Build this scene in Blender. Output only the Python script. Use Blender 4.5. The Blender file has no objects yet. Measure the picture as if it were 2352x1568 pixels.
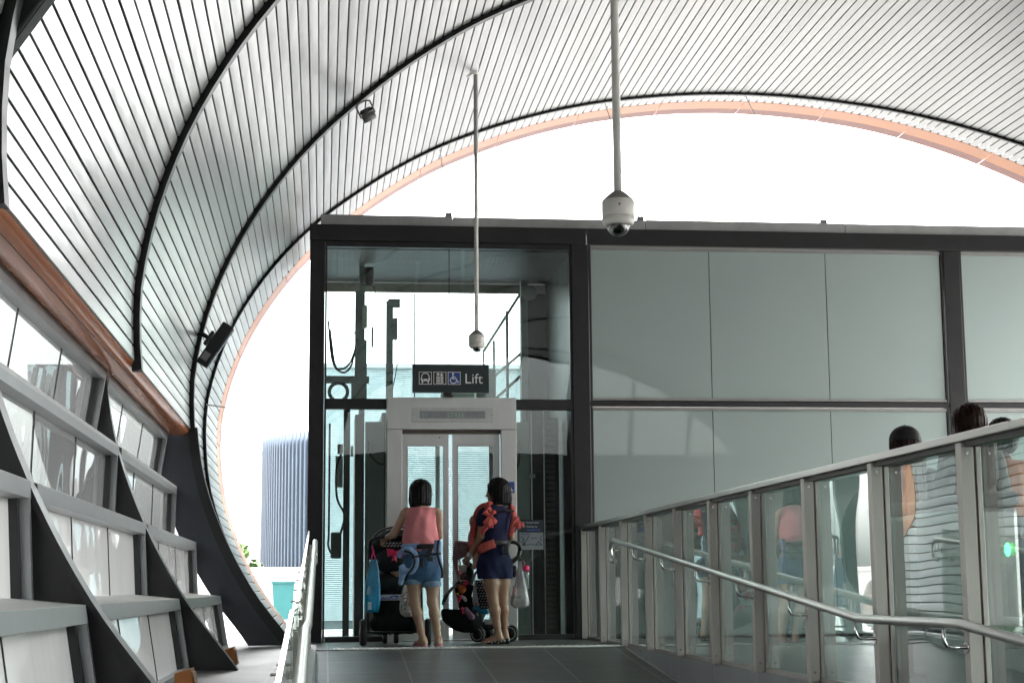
import bpy, bmesh, math, random
import numpy as np
from mathutils import Vector, Matrix

random.seed(7)
rng = np.random.default_rng(7)
S = bpy.context.scene
COL = S.collection

# ---------------------------------------------------------------- camera
EYE = np.array([0.0, 0.0, 0.54])           # z = 0 is the upper landing; the photographer stands lower on the ramp
PITCH, YAW, ROLL = math.radians(8.516), math.radians(6.592), 0.008
_cp, _sp, _cy, _sy = math.cos(PITCH), math.sin(PITCH), math.cos(YAW), math.sin(YAW)
_f = np.array([_sy*_cp, _cy*_cp, _sp])
_r0 = np.array([_cy, -_sy, 0.0])
_u0 = np.cross(_r0, _f)
_r = _r0*math.cos(ROLL) - _u0*math.sin(ROLL)
_u = _u0*math.cos(ROLL) + _r0*math.sin(ROLL)
cd = bpy.data.cameras.new('camera')
cam = bpy.data.objects.new('camera', cd)
COL.objects.link(cam)
m = Matrix.Identity(4)
for i in range(3):
    m[i][0], m[i][1], m[i][2], m[i][3] = _r[i], _u[i], -_f[i], EYE[i]
cam.matrix_world = m
cd.sensor_width = 36.0
cd.lens = 36.0*3770/2352
cd.clip_start, cd.clip_end = 0.05, 3000
S.camera = cam

# ---------------------------------------------------------------- sky, sun, exposure
SUN_EL, SUN_AZ = math.radians(48), math.radians(80)   # sun behind thin cloud, to the right of the view
w = bpy.data.worlds.new('World')
S.world = w
w.use_nodes = True
nt = w.node_tree
sky = nt.nodes.new('ShaderNodeTexSky')
sky.sky_type = 'NISHITA'
sky.sun_disc = False
sky.sun_elevation = SUN_EL
sky.sun_rotation = SUN_AZ
sky.dust_density = 6.0
sky.air_density = 1.6
sky.ozone_density = 0.6
hs = nt.nodes.new('ShaderNodeHueSaturation')
hs.inputs['Saturation'].default_value = 0.08
nt.links.new(sky.outputs[0], hs.inputs['Color'])
nt.links.new(hs.outputs[0], nt.nodes['Background'].inputs[0])
nt.nodes['Background'].inputs[1].default_value = 0.15
sl = bpy.data.lights.new('sun', 'SUN')
sl.energy = 1.5
sl.angle = math.radians(12)
sl.color = (1.0, 0.975, 0.94)
so = bpy.data.objects.new('sun', sl)
COL.objects.link(so)
_az = SUN_AZ
_d = Vector((math.sin(_az)*math.cos(SUN_EL), math.cos(_az)*math.cos(SUN_EL), math.sin(SUN_EL)))
so.rotation_euler = _d.to_track_quat('Z', 'Y').to_euler()
S.view_settings.view_transform = 'Standard'
S.view_settings.look = 'None'
S.view_settings.gamma = 1.0
S.view_settings.exposure = 4.15
S.cycles.max_bounces = 12
S.cycles.diffuse_bounces = 6
S.cycles.glossy_bounces = 5
S.cycles.transmission_bounces = 6
S.cycles.transparent_max_bounces = 24
S.cycles.sample_clamp_indirect = 6.0
S.cycles.caustics_reflective = False
S.cycles.caustics_refractive = False
S.cycles.use_denoising = True

# ---------------------------------------------------------------- materials
M = {}
def mat(name, col, rough=0.5, metal=0.0, var=0.12, scale=8.0, bump=0.0, bscale=60.0, spec=0.5, emit=None, stretch=None, coat=0.0):
    """Procedural principled material: base colour broken up by noise, optional fine bump."""
    if name in M:
        return M[name]
    mt = bpy.data.materials.new(name)
    mt.use_nodes = True
    n, l = mt.node_tree.nodes, mt.node_tree.links
    b = n['Principled BSDF']
    b.inputs['Roughness'].default_value = rough
    b.inputs['Metallic'].default_value = metal
    b.inputs['Specular IOR Level'].default_value = spec
    b.inputs['Coat Weight'].default_value = coat
    tc = n.new('ShaderNodeTexCoord')
    src = tc.outputs['Object']
    if stretch:
        mp = n.new('ShaderNodeMapping')
        mp.inputs['Scale'].default_value = stretch
        l.new(src, mp.inputs[0])
        src = mp.outputs[0]
    if var > 0:
        ns = n.new('ShaderNodeTexNoise')
        ns.inputs['Scale'].default_value = scale
        ns.inputs['Detail'].default_value = 6
        ns.inputs['Roughness'].default_value = 0.65
        l.new(src, ns.inputs['Vector'])
        rp = n.new('ShaderNodeValToRGB')
        rp.color_ramp.elements[0].position = 0.3
        rp.color_ramp.elements[1].position = 0.7
        lo = [max(0, c*(1-var)) for c in col]
        hi = [min(1, c*(1+var)) for c in col]
        rp.color_ramp.elements[0].color = (*lo, 1)
        rp.color_ramp.elements[1].color = (*hi, 1)
        l.new(ns.outputs['Fac'], rp.inputs[0])
        l.new(rp.outputs[0], b.inputs['Base Color'])
        mr = n.new('ShaderNodeMapRange')
        mr.inputs['To Min'].default_value = max(0.02, rough*(1-var))
        mr.inputs['To Max'].default_value = min(1, rough*(1+var))
        l.new(ns.outputs['Fac'], mr.inputs[0])
        l.new(mr.outputs[0], b.inputs['Roughness'])
    else:
        b.inputs['Base Color'].default_value = (*col, 1)
    if bump > 0:
        nb = n.new('ShaderNodeTexNoise')
        nb.inputs['Scale'].default_value = bscale
        nb.inputs['Detail'].default_value = 4
        l.new(src, nb.inputs['Vector'])
        bp = n.new('ShaderNodeBump')
        bp.inputs['Strength'].default_value = bump
        bp.inputs['Distance'].default_value = 0.01
        l.new(nb.outputs['Fac'], bp.inputs['Height'])
        l.new(bp.outputs[0], b.inputs['Normal'])
    if emit:
        b.inputs['Emission Color'].default_value = (*emit[:3], 1)
        b.inputs['Emission Strength'].default_value = emit[3]
    M[name] = mt
    return mt

def glass(name, tint=(0.86, 0.95, 0.93), body=(0.8, 0.85, 0.85), cloudy=0.0, rough=0.0, ior=1.5, wave=0.0, dirt=0.03, refl=1.0):
    """Architectural sheet glass: fresnel reflection over a tinted see-through layer, a share of it clouded."""
    if name in M:
        return M[name]
    mt = bpy.data.materials.new(name)
    mt.use_nodes = True
    n, l = mt.node_tree.nodes, mt.node_tree.links
    for x in list(n):
        n.remove(x)
    out = n.new('ShaderNodeOutputMaterial')
    tr = n.new('ShaderNodeBsdfTransparent')
    tr.inputs[0].default_value = (*tint, 1)
    di = n.new('ShaderNodeBsdfDiffuse')
    di.inputs[0].default_value = (*body, 1)
    tl = n.new('ShaderNodeBsdfTranslucent')
    tl.inputs[0].default_value = (*body, 1)
    mx0 = n.new('ShaderNodeMixShader')
    mx0.inputs[0].default_value = 0.5
    l.new(di.outputs[0], mx0.inputs[1])
    l.new(tl.outputs[0], mx0.inputs[2])
    mx1 = n.new('ShaderNodeMixShader')
    tc = n.new('ShaderNodeTexCoord')
    ns = n.new('ShaderNodeTexNoise')
    ns.inputs['Scale'].default_value = 2.5
    ns.inputs['Detail'].default_value = 8
    ns.inputs['Roughness'].default_value = 0.7
    mp = n.new('ShaderNodeMapping')
    mp.inputs['Scale'].default_value = (2.0, 2.0, 0.5)
    l.new(tc.outputs['Object'], mp.inputs[0])
    l.new(mp.outputs[0], ns.inputs['Vector'])
    mr = n.new('ShaderNodeMapRange')
    mr.inputs['From Min'].default_value = 0.35
    mr.inputs['From Max'].default_value = 0.75
    mr.inputs['To Min'].default_value = max(0, cloudy-dirt)
    mr.inputs['To Max'].default_value = min(1, cloudy+dirt)
    l.new(ns.outputs['Fac'], mr.inputs[0])
    l.new(mr.outputs[0], mx1.inputs[0])
    l.new(tr.outputs[0], mx1.inputs[1])
    l.new(mx0.outputs[0], mx1.inputs[2])
    gl = n.new('ShaderNodeBsdfGlossy')
    gl.inputs['Roughness'].default_value = rough
    fr = n.new('ShaderNodeFresnel')
    fr.inputs['IOR'].default_value = ior
    if wave > 0:
        nw = n.new('ShaderNodeTexNoise')
        nw.inputs['Scale'].default_value = 1.3
        nw.inputs['Detail'].default_value = 1
        l.new(tc.outputs['Object'], nw.inputs['Vector'])
        bp = n.new('ShaderNodeBump')
        bp.inputs['Strength'].default_value = 1.0
        bp.inputs['Distance'].default_value = wave
        l.new(nw.outputs['Fac'], bp.inputs['Height'])
        l.new(bp.outputs[0], gl.inputs['Normal'])
    mu = n.new('ShaderNodeMath')
    mu.operation = 'MULTIPLY'
    mu.inputs[1].default_value = refl
    mu.use_clamp = True
    # plain two-sided fresnel: a sheet's back face must not turn into a mirror
    ge = n.new('ShaderNodeNewGeometry')
    lw = n.new('ShaderNodeLayerWeight')
    lw.inputs['Blend'].default_value = 0.5
    pw = n.new('ShaderNodeMath')
    pw.operation = 'POWER'
    pw.inputs[1].default_value = 4.0
    l.new(lw.outputs['Facing'], pw.inputs[0])
    ma = n.new('ShaderNodeMath')
    ma.operation = 'MULTIPLY_ADD'
    r0 = 2*((ior-1)/(ior+1))**2
    ma.inputs[1].default_value = 1-r0
    ma.inputs[2].default_value = r0
    l.new(pw.outputs[0], ma.inputs[0])
    l.new(ma.outputs[0], mu.inputs[0])
    n.remove(fr)
    n.remove(ge)
    mx2 = n.new('ShaderNodeMixShader')
    l.new(mu.outputs[0], mx2.inputs[0])
    l.new(mx1.outputs[0], mx2.inputs[1])
    l.new(gl.outputs[0], mx2.inputs[2])
    l.new(mx2.outputs[0], out.inputs[0])
    M[name] = mt
    return mt

def tile_mat(name, col, joint, sx, sy, jw=0.006, rough=0.45, var=0.15, spec=0.5, off=(0, 0)):
    """Flat stone or ceramic tiles: brick pattern for the joints plus per-tile tone and stains."""
    mt = bpy.data.materials.new(name)
    mt.use_nodes = True
    n, l = mt.node_tree.nodes, mt.node_tree.links
    b = n['Principled BSDF']
    b.inputs['Specular IOR Level'].default_value = spec
    tc = n.new('ShaderNodeTexCoord')
    mp = n.new('ShaderNodeMapping')
    mp.inputs['Location'].default_value = (off[0], off[1], 0)
    l.new(tc.outputs['Object'], mp.inputs[0])
    br = n.new('ShaderNodeTexBrick')
    br.offset = 0.0
    br.inputs['Scale'].default_value = 1.0
    br.inputs['Brick Width'].default_value = sx
    br.inputs['Row Height'].default_value = sy
    br.inputs['Mortar Size'].default_value = jw
    br.inputs['Mortar Smooth'].default_value = 0.1
    br.inputs['Color1'].default_value = (*[c*(1-var) for c in col], 1)
    br.inputs['Color2'].default_value = (*[c*(1+var) for c in col], 1)
    br.inputs['Mortar'].default_value = (*joint, 1)
    l.new(mp.outputs[0], br.inputs['Vector'])
    ns = n.new('ShaderNodeTexNoise')
    ns.inputs['Scale'].default_value = 3.0
    ns.inputs['Detail'].default_value = 8
    ns.inputs['Roughness'].default_value = 0.7
    l.new(tc.outputs['Object'], ns.inputs['Vector'])
    mr = n.new('ShaderNodeMapRange')
    mr.inputs['To Min'].default_value = 0.75
    mr.inputs['To Max'].default_value = 1.25
    l.new(ns.outputs['Fac'], mr.inputs[0])
    mx = n.new('ShaderNodeMix')
    mx.data_type = 'RGBA'
    mx.blend_type = 'MULTIPLY'
    mx.inputs[0].default_value = 1.0
    l.new(br.outputs['Color'], mx.inputs[6])
    l.new(mr.outputs[0], mx.inputs[7])
    l.new(mx.outputs[2], b.inputs['Base Color'])
    mr2 = n.new('ShaderNodeMapRange')
    mr2.inputs['To Min'].default_value = rough*0.8
    mr2.inputs['To Max'].default_value = min(1, rough*1.3)
    l.new(ns.outputs['Fac'], mr2.inputs[0])
    l.new(mr2.outputs[0], b.inputs['Roughness'])
    M[name] = mt
    return mt

# ---------------------------------------------------------------- mesh helpers
class MB:
    """Collects shapes and links them as ONE mesh object."""
    def __init__(s):
        s.v, s.f, s.sm = [], [], []
    def add(s, vs, fs, smooth=False):
        o = len(s.v)
        s.v += [tuple(map(float, p)) for p in vs]
        for f in fs:
            s.f.append(tuple(i+o for i in f))
            s.sm.append(smooth)
        return s
    def box(s, x0, x1, y0, y1, z0, z1, bev=0.0):
        if x0 > x1: x0, x1 = x1, x0
        if y0 > y1: y0, y1 = y1, y0
        if z0 > z1: z0, z1 = z1, z0
        if bev > 0:
            b = min(bev, (x1-x0)/2.5, (y1-y0)/2.5, (z1-z0)/2.5)
            bm = bmesh.new()
            r = bmesh.ops.create_cube(bm, size=1.0)
            for vv in r['verts']:
                vv.co = Vector(((x0+x1)/2+vv.co.x*(x1-x0), (y0+y1)/2+vv.co.y*(y1-y0), (z0+z1)/2+vv.co.z*(z1-z0)))
            bmesh.ops.bevel(bm, geom=list(bm.edges), offset=b, segments=2, affect='EDGES', profile=0.5)
            bm.verts.index_update()
            s.add([v.co[:] for v in bm.verts], [[v.index for v in f.verts] for f in bm.faces])
            bm.free()
            return s
        vs = [(x, y, z) for z in (z0, z1) for y in (y0, y1) for x in (x0, x1)]
        return s.add(vs, [(0, 2, 3, 1), (4, 5, 7, 6), (0, 1, 5, 4), (2, 6, 7, 3), (0, 4, 6, 2), (1, 3, 7, 5)])
    def hexa(s, a, b):
        """prism between two 4-point rings"""
        return s.add(list(a)+list(b), [(3, 2, 1, 0), (4, 5, 6, 7), (0, 1, 5, 4), (1, 2, 6, 5), (2, 3, 7, 6), (3, 0, 4, 7)])
    def loft(s, rings, cap=True, smooth=True, closed=True):
        k = len(rings[0])
        vs = [p for r in rings for p in r]
        fs = []
        for i in range(len(rings)-1):
            for j in range(k if closed else k-1):
                a, b = i*k+j, i*k+(j+1) % k
                fs.append((a, b, b+k, a+k))
        o = len(s.v)
        s.add(vs, fs, smooth)
        if cap and closed:
            s.f.append(tuple(o+j for j in reversed(range(k))))
            s.f.append(tuple(o+(len(rings)-1)*k+j for j in range(k)))
            s.sm += [False, False]
        return s
    def tube(s, pts, r, n=10, cap=True, flat=1.0):
        P = [Vector(p) for p in pts]
        rs = r if isinstance(r, (list, tuple)) else [r]*len(P)
        rings = []
        t0 = (P[1]-P[0]).normalized()
        up = Vector((0, 0, 1)) if abs(t0.z) < 0.9 else Vector((0, 1, 0))
        nrm = (up - t0*up.dot(t0)).normalized()
        for i, p in enumerate(P):
            if i == 0: t = P[1]-P[0]
            elif i == len(P)-1: t = P[-1]-P[-2]
            else: t = (P[i+1]-P[i]).normalized()+(P[i]-P[i-1]).normalized()
            t = t.normalized()
            nrm = (nrm - t*nrm.dot(t)).normalized()
            bn = t.cross(nrm)
            rings.append([p+(nrm*math.cos(2*math.pi*j/n)*flat+bn*math.sin(2*math.pi*j/n))*rs[i] for j in range(n)])
        return s.loft(rings, cap)
    def lathe(s, prof, c, n=24, axis='Z', cap=True):
        rings = []
        for (r, h) in prof:
            ring = []
            for j in range(n):
                a = 2*math.pi*j/n
                if axis == 'Z': q = (r*math.cos(a), r*math.sin(a), h)
                elif axis == 'Y': q = (r*math.cos(a), h, r*math.sin(a))
                else: q = (h, r*math.cos(a), r*math.sin(a))
                ring.append((c[0]+q[0], c[1]+q[1], c[2]+q[2]))
            rings.append(ring)
        return s.loft(rings, cap)
    def torus(s, c, R, r, axis='X', n=28, k=8):
        vs, fs = [], []
        for i in range(n):
            a = 2*math.pi*i/n
            for j in range(k):
                b = 2*math.pi*j/k
                q = ((R+r*math.cos(b))*math.cos(a), (R+r*math.cos(b))*math.sin(a), r*math.sin(b))
                if axis == 'X': q = (q[2], q[0], q[1])
                elif axis == 'Y': q = (q[0], q[2], q[1])
                vs.append((c[0]+q[0], c[1]+q[1], c[2]+q[2]))
        for i in range(n):
            for j in range(k):
                fs.append((i*k+j, i*k+(j+1) % k, ((i+1) % n)*k+(j+1) % k, ((i+1) % n)*k+j))
        return s.add(vs, fs, True)
    def ell(s, c, r, n=16, k=10):
        rings = []
        for i in range(1, k):
            t = math.pi*i/k
            rings.append([(c[0]+r[0]*math.sin(t)*math.cos(2*math.pi*j/n), c[1]+r[1]*math.sin(t)*math.sin(2*math.pi*j/n), c[2]-r[2]*math.cos(t)) for j in range(n)])
        return s.loft(rings, True)
    def build(s, name, material, parent=None, fix=True):
        me = bpy.data.meshes.new(name)
        me.from_pydata(s.v, [], s.f)
        me.polygons.foreach_set('use_smooth', s.sm)
        if fix:
            bm = bmesh.new()
            bm.from_mesh(me)
            bmesh.ops.recalc_face_normals(bm, faces=bm.faces)
            bm.to_mesh(me)
            bm.free()
        me.materials.append(material)
        o = bpy.data.objects.new(name, me)
        COL.objects.link(o)
        if parent is not None:
            o.parent = parent
        return o

def tag(o, label=None, cat=None, group=None, kind=None):
    if label: o['label'] = label
    if cat: o['category'] = cat
    if group: o['group'] = group
    if kind: o['kind'] = kind
    return o

def thing(name, label, cat, group=None, loc=(0, 0, 0)):
    """Empty that parents the parts of one thing; parts are modelled in world coordinates, so it stays unrotated at its base."""
    e = bpy.data.objects.new(name, None)
    e.location = loc
    e.empty_display_size = 0.1
    COL.objects.link(e)
    return tag(e, label, cat, group)

def seat_children(root):
    """Keeps world-modelled parts where they are while the Empty sits at the thing's base."""
    for c in [o for o in COL.objects if o.parent == root]:
        c.matrix_parent_inverse = Matrix.Translation(-Vector(root.location))

def copy_tree(o, parent=None):
    c = o.copy()
    COL.objects.link(c)
    if parent is not None:
        c.parent = parent
    for ch in [x for x in COL.objects if x.parent == o]:
        copy_tree(ch, c)
    return c

def text_mesh(txt, size, name, material, parent, origin, ux=(1, 0, 0), uz=(0, 0, 1), extrude=0.0008, align='LEFT'):
    """Lettering as thin real geometry, on the plane spanned by ux (reading direction) and uz (up)."""
    c = bpy.data.curves.new('lettering', 'FONT')
    c.body = txt
    c.size = size
    c.extrude = extrude
    c.align_x = align
    o = bpy.data.objects.new('lettering', c)
    COL.objects.link(o)
    dg = bpy.context.evaluated_depsgraph_get()
    me = bpy.data.meshes.new_from_object(o.evaluated_get(dg))
    COL.objects.unlink(o)
    bpy.data.objects.remove(o)
    ux, uz = Vector(ux), Vector(uz)
    nn = ux.cross(uz)
    for v in me.vertices:
        v.co = Vector(origin)+ux*v.co.x+uz*v.co.y+nn*v.co.z
    me.materials.clear()
    me.materials.append(material)
    r = bpy.data.objects.new(name, me)
    COL.objects.link(r)
    r.parent = parent
    return r

# common materials
CHAR = mat('charcoal_steel', (0.0135, 0.0128, 0.014), 0.42, 0.2, 0.2, 6, 0.04)
BLACK = mat('black_steel', (0.0035, 0.004, 0.0055), 0.45, 0.0, 0.2, 6, 0.03)
SLATE = mat('slate_blue_steel', (0.03, 0.034, 0.042), 0.4, 0.2, 0.15, 4, 0.03)
STEEL = mat('brushed_steel', (0.42, 0.405, 0.38), 0.32, 0.9, 0.12, 5, 0.06, 90, stretch=(1, 1, 12))
STEELX = mat('brushed_steel_flat', (0.46, 0.455, 0.45), 0.36, 0.85, 0.1, 4, 0.05, 80, stretch=(12, 1, 1))
CHROME = mat('polished_steel', (0.62, 0.61, 0.6), 0.16, 1.0, 0.08, 9)

# ================================================================ ground, ramp, landing
def quad_sheet(name, rects, z, material, kind='structure'):
    b = MB()
    for (x0, x1, y0, y1) in rects:
        b.add([(x0, y0, z), (x1, y0, z), (x1, y1, z), (x0, y1, z)], [(0, 1, 2, 3)])
    o = b.build(name, material, fix=False)
    return tag(o, kind=kind)

G_OUT = mat('pale_paving', (0.11, 0.108, 0.104), 0.75, 0, 0.12, 0.6)
RX0, RX1, RY0, RY1 = -0.05, 2.73, -14.0, 14.9      # the ramp's well
R = 1600
quad_sheet('ground', [(-R, RX0, -R, R), (RX1, R, -R, R), (RX0, RX1, -R, RY0), (RX0, RX1, RY1, R)], -0.02, G_OUT)
TILE_D = tile_mat('dark_floor_tile', (0.085, 0.085, 0.084), (0.24, 0.24, 0.235), 0.645, 0.645, 0.007, 0.34, 0.12, off=(-0.05, 0.1))
TILE_G = tile_mat('grey_floor_tile', (0.3, 0.3, 0.29), (0.2, 0.2, 0.2), 0.6, 0.6, 0.006, 0.3, 0.1)
TILE_L = tile_mat('pale_ledge_tile', (0.15, 0.144, 0.138), (0.18, 0.18, 0.17), 0.75, 1.2, 0.008, 0.45, 0.06, off=(0.3, 0))
STONE = tile_mat('grey_stone_cladding', (0.3, 0.3, 0.31), (0.5, 0.5, 0.5), 1.162, 3.0, 0.005, 0.4, 0.08, off=(0, 0))
quad_sheet('landing_floor', [(-0.9, 11.5, 14.9, 20.4)], 0.0, TILE_D)
quad_sheet('concourse_floor', [(2.88, 12.0, -9.0, 14.896)], 0.0, TILE_G)
def ramp_z(y):
    if y >= 14.9: return 0.0
    if y >= 7.9: return -(14.9-y)*0.0845
    zl = -(14.9-7.9)*0.0845
    if y >= 6.6: return zl
    return max(zl-(6.6-y)*0.0845, -1.24)
rys = [14.9, 7.9, 6.6, -1.1, -14.0]
rb = MB()
for a, c in zip(rys[:-1], rys[1:]):
    za, zc = ramp_z(a), ramp_z(c)
    rb.add([(RX0, c, zc), (RX1, c, zc), (RX1, a, za), (RX0, a, za)], [(0, 1, 2, 3)])
tag(rb.build('ramp', TILE_D, fix=False), kind='structure')
# pale ledge between the left balustrade and the feet of the ribs
lb = MB().box(-1.75, -0.16, -9, 17.5, -0.3, 0.05)
tag(lb.build('side_ledge', TILE_L), kind='structure')

def side_wall(name, x0, x1, top, label, material):
    b = MB()
    for a, c in zip(rys[:-1], rys[1:]):
        za, zc = ramp_z(a)-0.25, ramp_z(c)-0.25
        b.add([(x0, c, zc), (x1, c, zc), (x1, a, za), (x0, a, za), (x0, c, top), (x1, c, top), (x1, a, top), (x0, a, top)],
              [(4, 5, 6, 7), (0, 4, 7, 3), (1, 2, 6, 5), (0, 1, 5, 4), (2, 3, 7, 6)])
    return tag(b.build(name, material, fix=False), label, 'low wall')
STONE_W = mat('grey_stone', (0.27, 0.27, 0.285), 0.38, 0, 0.14, 3.0, 0.03, 40)
pl = side_wall('stone_plinth', 2.73, 2.875, 0.004, 'grey stone plinth carrying the glass balustrade right of the ramp', STONE_W)
# stone joints under every post and a pale strip along the foot
for k in range(1, 14):
    y = 14.93-1.162*k
    MB().box(2.7285, 2.735, y-0.006, y+0.006, ramp_z(y)-0.02, 0.003).build('joint', mat('pale_grout', (0.5, 0.5, 0.5), 0.7), pl)
sb = MB()
for a, c in zip(rys[:-2], rys[1:-1]):
    za, zc = ramp_z(a), ramp_z(c)
    sb.add([(2.715, c, zc), (2.729, c, zc), (2.729, a, za), (2.715, a, za), (2.715, c, zc+0.012), (2.729, c, zc+0.012), (2.729, a, za+0.012), (2.715, a, za+0.012)],
           [(4, 5, 6, 7), (0, 4, 7, 3), (0, 1, 5, 4), (2, 3, 7, 6)])
sb.build('skirting', mat('pale_edge', (0.45, 0.44, 0.42), 0.5), pl)
side_wall('ramp_kerb', -0.16, -0.05, 0.052, 'low grey kerb under the left glass balustrade of the ramp', STONE_W)
# nosing and warning studs at the head of the ramp
ns_ = MB().box(RX0, 2.86, 14.88, 14.98, -0.05, 0.006)
nos = tag(ns_.build('ramp_nosing', mat('nosing_stone', (0.24, 0.235, 0.22), 0.5, 0, 0.15, 6)), 'pale grey edging strip where the dark landing meets the ramp', 'floor strip')
sd = MB()
for r_ in range(6):
    for c_ in range(40):
        x, y = 0.12+0.067*c_+(0.0335 if r_ % 2 else 0), 15.06+0.062*r_
        sd.lathe([(0.017, 0.0), (0.016, 0.004), (0.010, 0.0065), (0.002, 0.0075)], (x, y, 0.0005), 8)
tag(sd.build('tactile_studs', mat('stud_metal', (0.75, 0.74, 0.72), 0.3, 0.7)), 'rows of small pale metal warning studs across the landing', 'tactile studs', kind='stuff')

# ================================================================ the vaulted canopy
K = 0.83
def VP(x, z, y):
    return (x*K, y*K, 0.54+(z-0.54)*K)
left_pts = [(-0.33, -0.10), (-0.43, 0.04), (-0.78, 0.5), (-1.08, 1.05), (-1.30, 1.65), (-1.395, 2.22), (-1.412, 2.70), (-1.37, 3.05), (-1.27, 3.48), (-1.08, 4.0), (-0.79, 4.55),
            (-0.44, 5.06), (-0.04, 5.52), (0.36, 5.89), (0.78, 6.24), (1.24, 6.57), (1.72, 6.86), (2.35, 7.16), (3.04, 7.43), (3.73, 7.64), (4.42, 7.79), (5.4, 7.92), (6.3, 7.96)]
full = left_pts+[(12.6-x, z) for x, z in reversed(left_pts[:-1])]
def catmull(P, n=12):
    P = [np.array(p, float) for p in P]
    Q = [2*P[0]-P[1]]+P+[2*P[-1]-P[-2]]
    out = []
    for i in range(1, len(Q)-2):
        for t in np.linspace(0, 1, n, endpoint=False):
            a, b, c, d = Q[i-1], Q[i], Q[i+1], Q[i+2]
            out.append(0.5*((2*b)+(-a+c)*t+(2*a-5*b+4*c-d)*t*t+(-a+3*b-3*c+d)*t**3))
    out.append(P[-1])
    return np.array(out)
prof = catmull(full)
sarc = np.r_[0, np.cumsum(np.hypot(*np.diff(prof, axis=0).T))]
def P_at(s, off=0.0):
    """point of the profile at arc length s, moved off (old units) towards the inside"""
    x, z = np.interp(s, sarc, prof[:, 0]), np.interp(s, sarc, prof[:, 1])
    e = 0.06
    tx = np.interp(s+e, sarc, prof[:, 0])-np.interp(s-e, sarc, prof[:, 0])
    tz = np.interp(s+e, sarc, prof[:, 1])-np.interp(s-e, sarc, prof[:, 1])
    q = math.hypot(tx, tz)
    return x+tz/q*off, z-tx/q*off
def s_of_z(z, rightside=False):
    half = len(prof)//2
    if rightside:
        return float(np.interp(-z, -prof[half:, 1], sarc[half:]))
    return float(np.interp(z, prof[:half, 1], sarc[:half]))
SA, SB, SR = s_of_z(0.02), s_of_z(2.21), s_of_z(2.9, True)
SR2 = s_of_z(5.5, True)      # unseen right flank left open near the mouth to let side light in
YA = lambda z: 21.2+0.36*z
YB = lambda z: 17.78+0.735*z
RIBS = [17.6, 12.35, 7.0, 2.0, -3.2, -8.4]
YEND = -10.4

def slat_mat():
    mt = bpy.data.materials.new('satin_aluminium_slat')
    mt.use_nodes = True
    n, l = mt.node_tree.nodes, mt.node_tree.links
    b = n['Principled BSDF']
    b.inputs['Metallic'].default_value = 0.55
    tc = n.new('ShaderNodeTexCoord')
    ob = n.new('ShaderNodeTexNoise')
    ob.inputs['Scale'].default_value = 0.9
    ob.inputs['Detail'].default_value = 5
    mp = n.new('ShaderNodeMapping')
    mp.inputs['Scale'].default_value = (3.0, 0.5, 3.0)
    l.new(tc.outputs['Object'], mp.inputs[0])
    l.new(mp.outputs[0], ob.inputs['Vector'])
    rp = n.new('ShaderNodeValToRGB')
    rp.color_ramp.elements[0].position, rp.color_ramp.elements[1].position = 0.3, 0.72
    rp.color_ramp.elements[0].color = (0.245, 0.249, 0.245, 1)
    rp.color_ramp.elements[1].color = (0.29, 0.294, 0.29, 1)
    l.new(ob.outputs['Fac'], rp.inputs[0])
    # every slat has its own slight tone, as sheets of metal do
    at = n.new('ShaderNodeAttribute')
    at.attribute_name = 'sheet_tone'
    mx = n.new('ShaderNodeMix')
    mx.data_type, mx.blend_type = 'RGBA', 'MULTIPLY'
    mx.inputs[0].default_value = 1.0
    l.new(rp.outputs[0], mx.inputs[6])
    l.new(at.outputs['Color'], mx.inputs[7])
    l.new(mx.outputs[2], b.inputs['Base Color'])
    mr = n.new('ShaderNodeMapRange')
    mr.inputs['To Min'].default_value, mr.inputs['To Max'].default_value = 0.28, 0.44
    l.new(ob.outputs['Fac'], mr.inputs[0])
    l.new(mr.outputs[0], b.inputs['Roughness'])
    nb = n.new('ShaderNodeTexNoise')
    nb.inputs['Scale'].default_value = 1.6
    nb.inputs['Detail'].default_value = 2
    mp2 = n.new('ShaderNodeMapping')
    mp2.inputs['Scale'].default_value = (4.0, 0.9, 4.0)
    l.new(tc.outputs['Object'], mp2.inputs[0])
    l.new(mp2.outputs[0], nb.inputs['Vector'])
    bp = n.new('ShaderNodeBump')
    bp.inputs['Strength'].default_value, bp.inputs['Distance'].default_value = 0.7, 0.009
    l.new(nb.outputs['Fac'], bp.inputs['Height'])
    l.new(bp.outputs[0], b.inputs['Normal'])
    return mt
SLAT = slat_mat()

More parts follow.
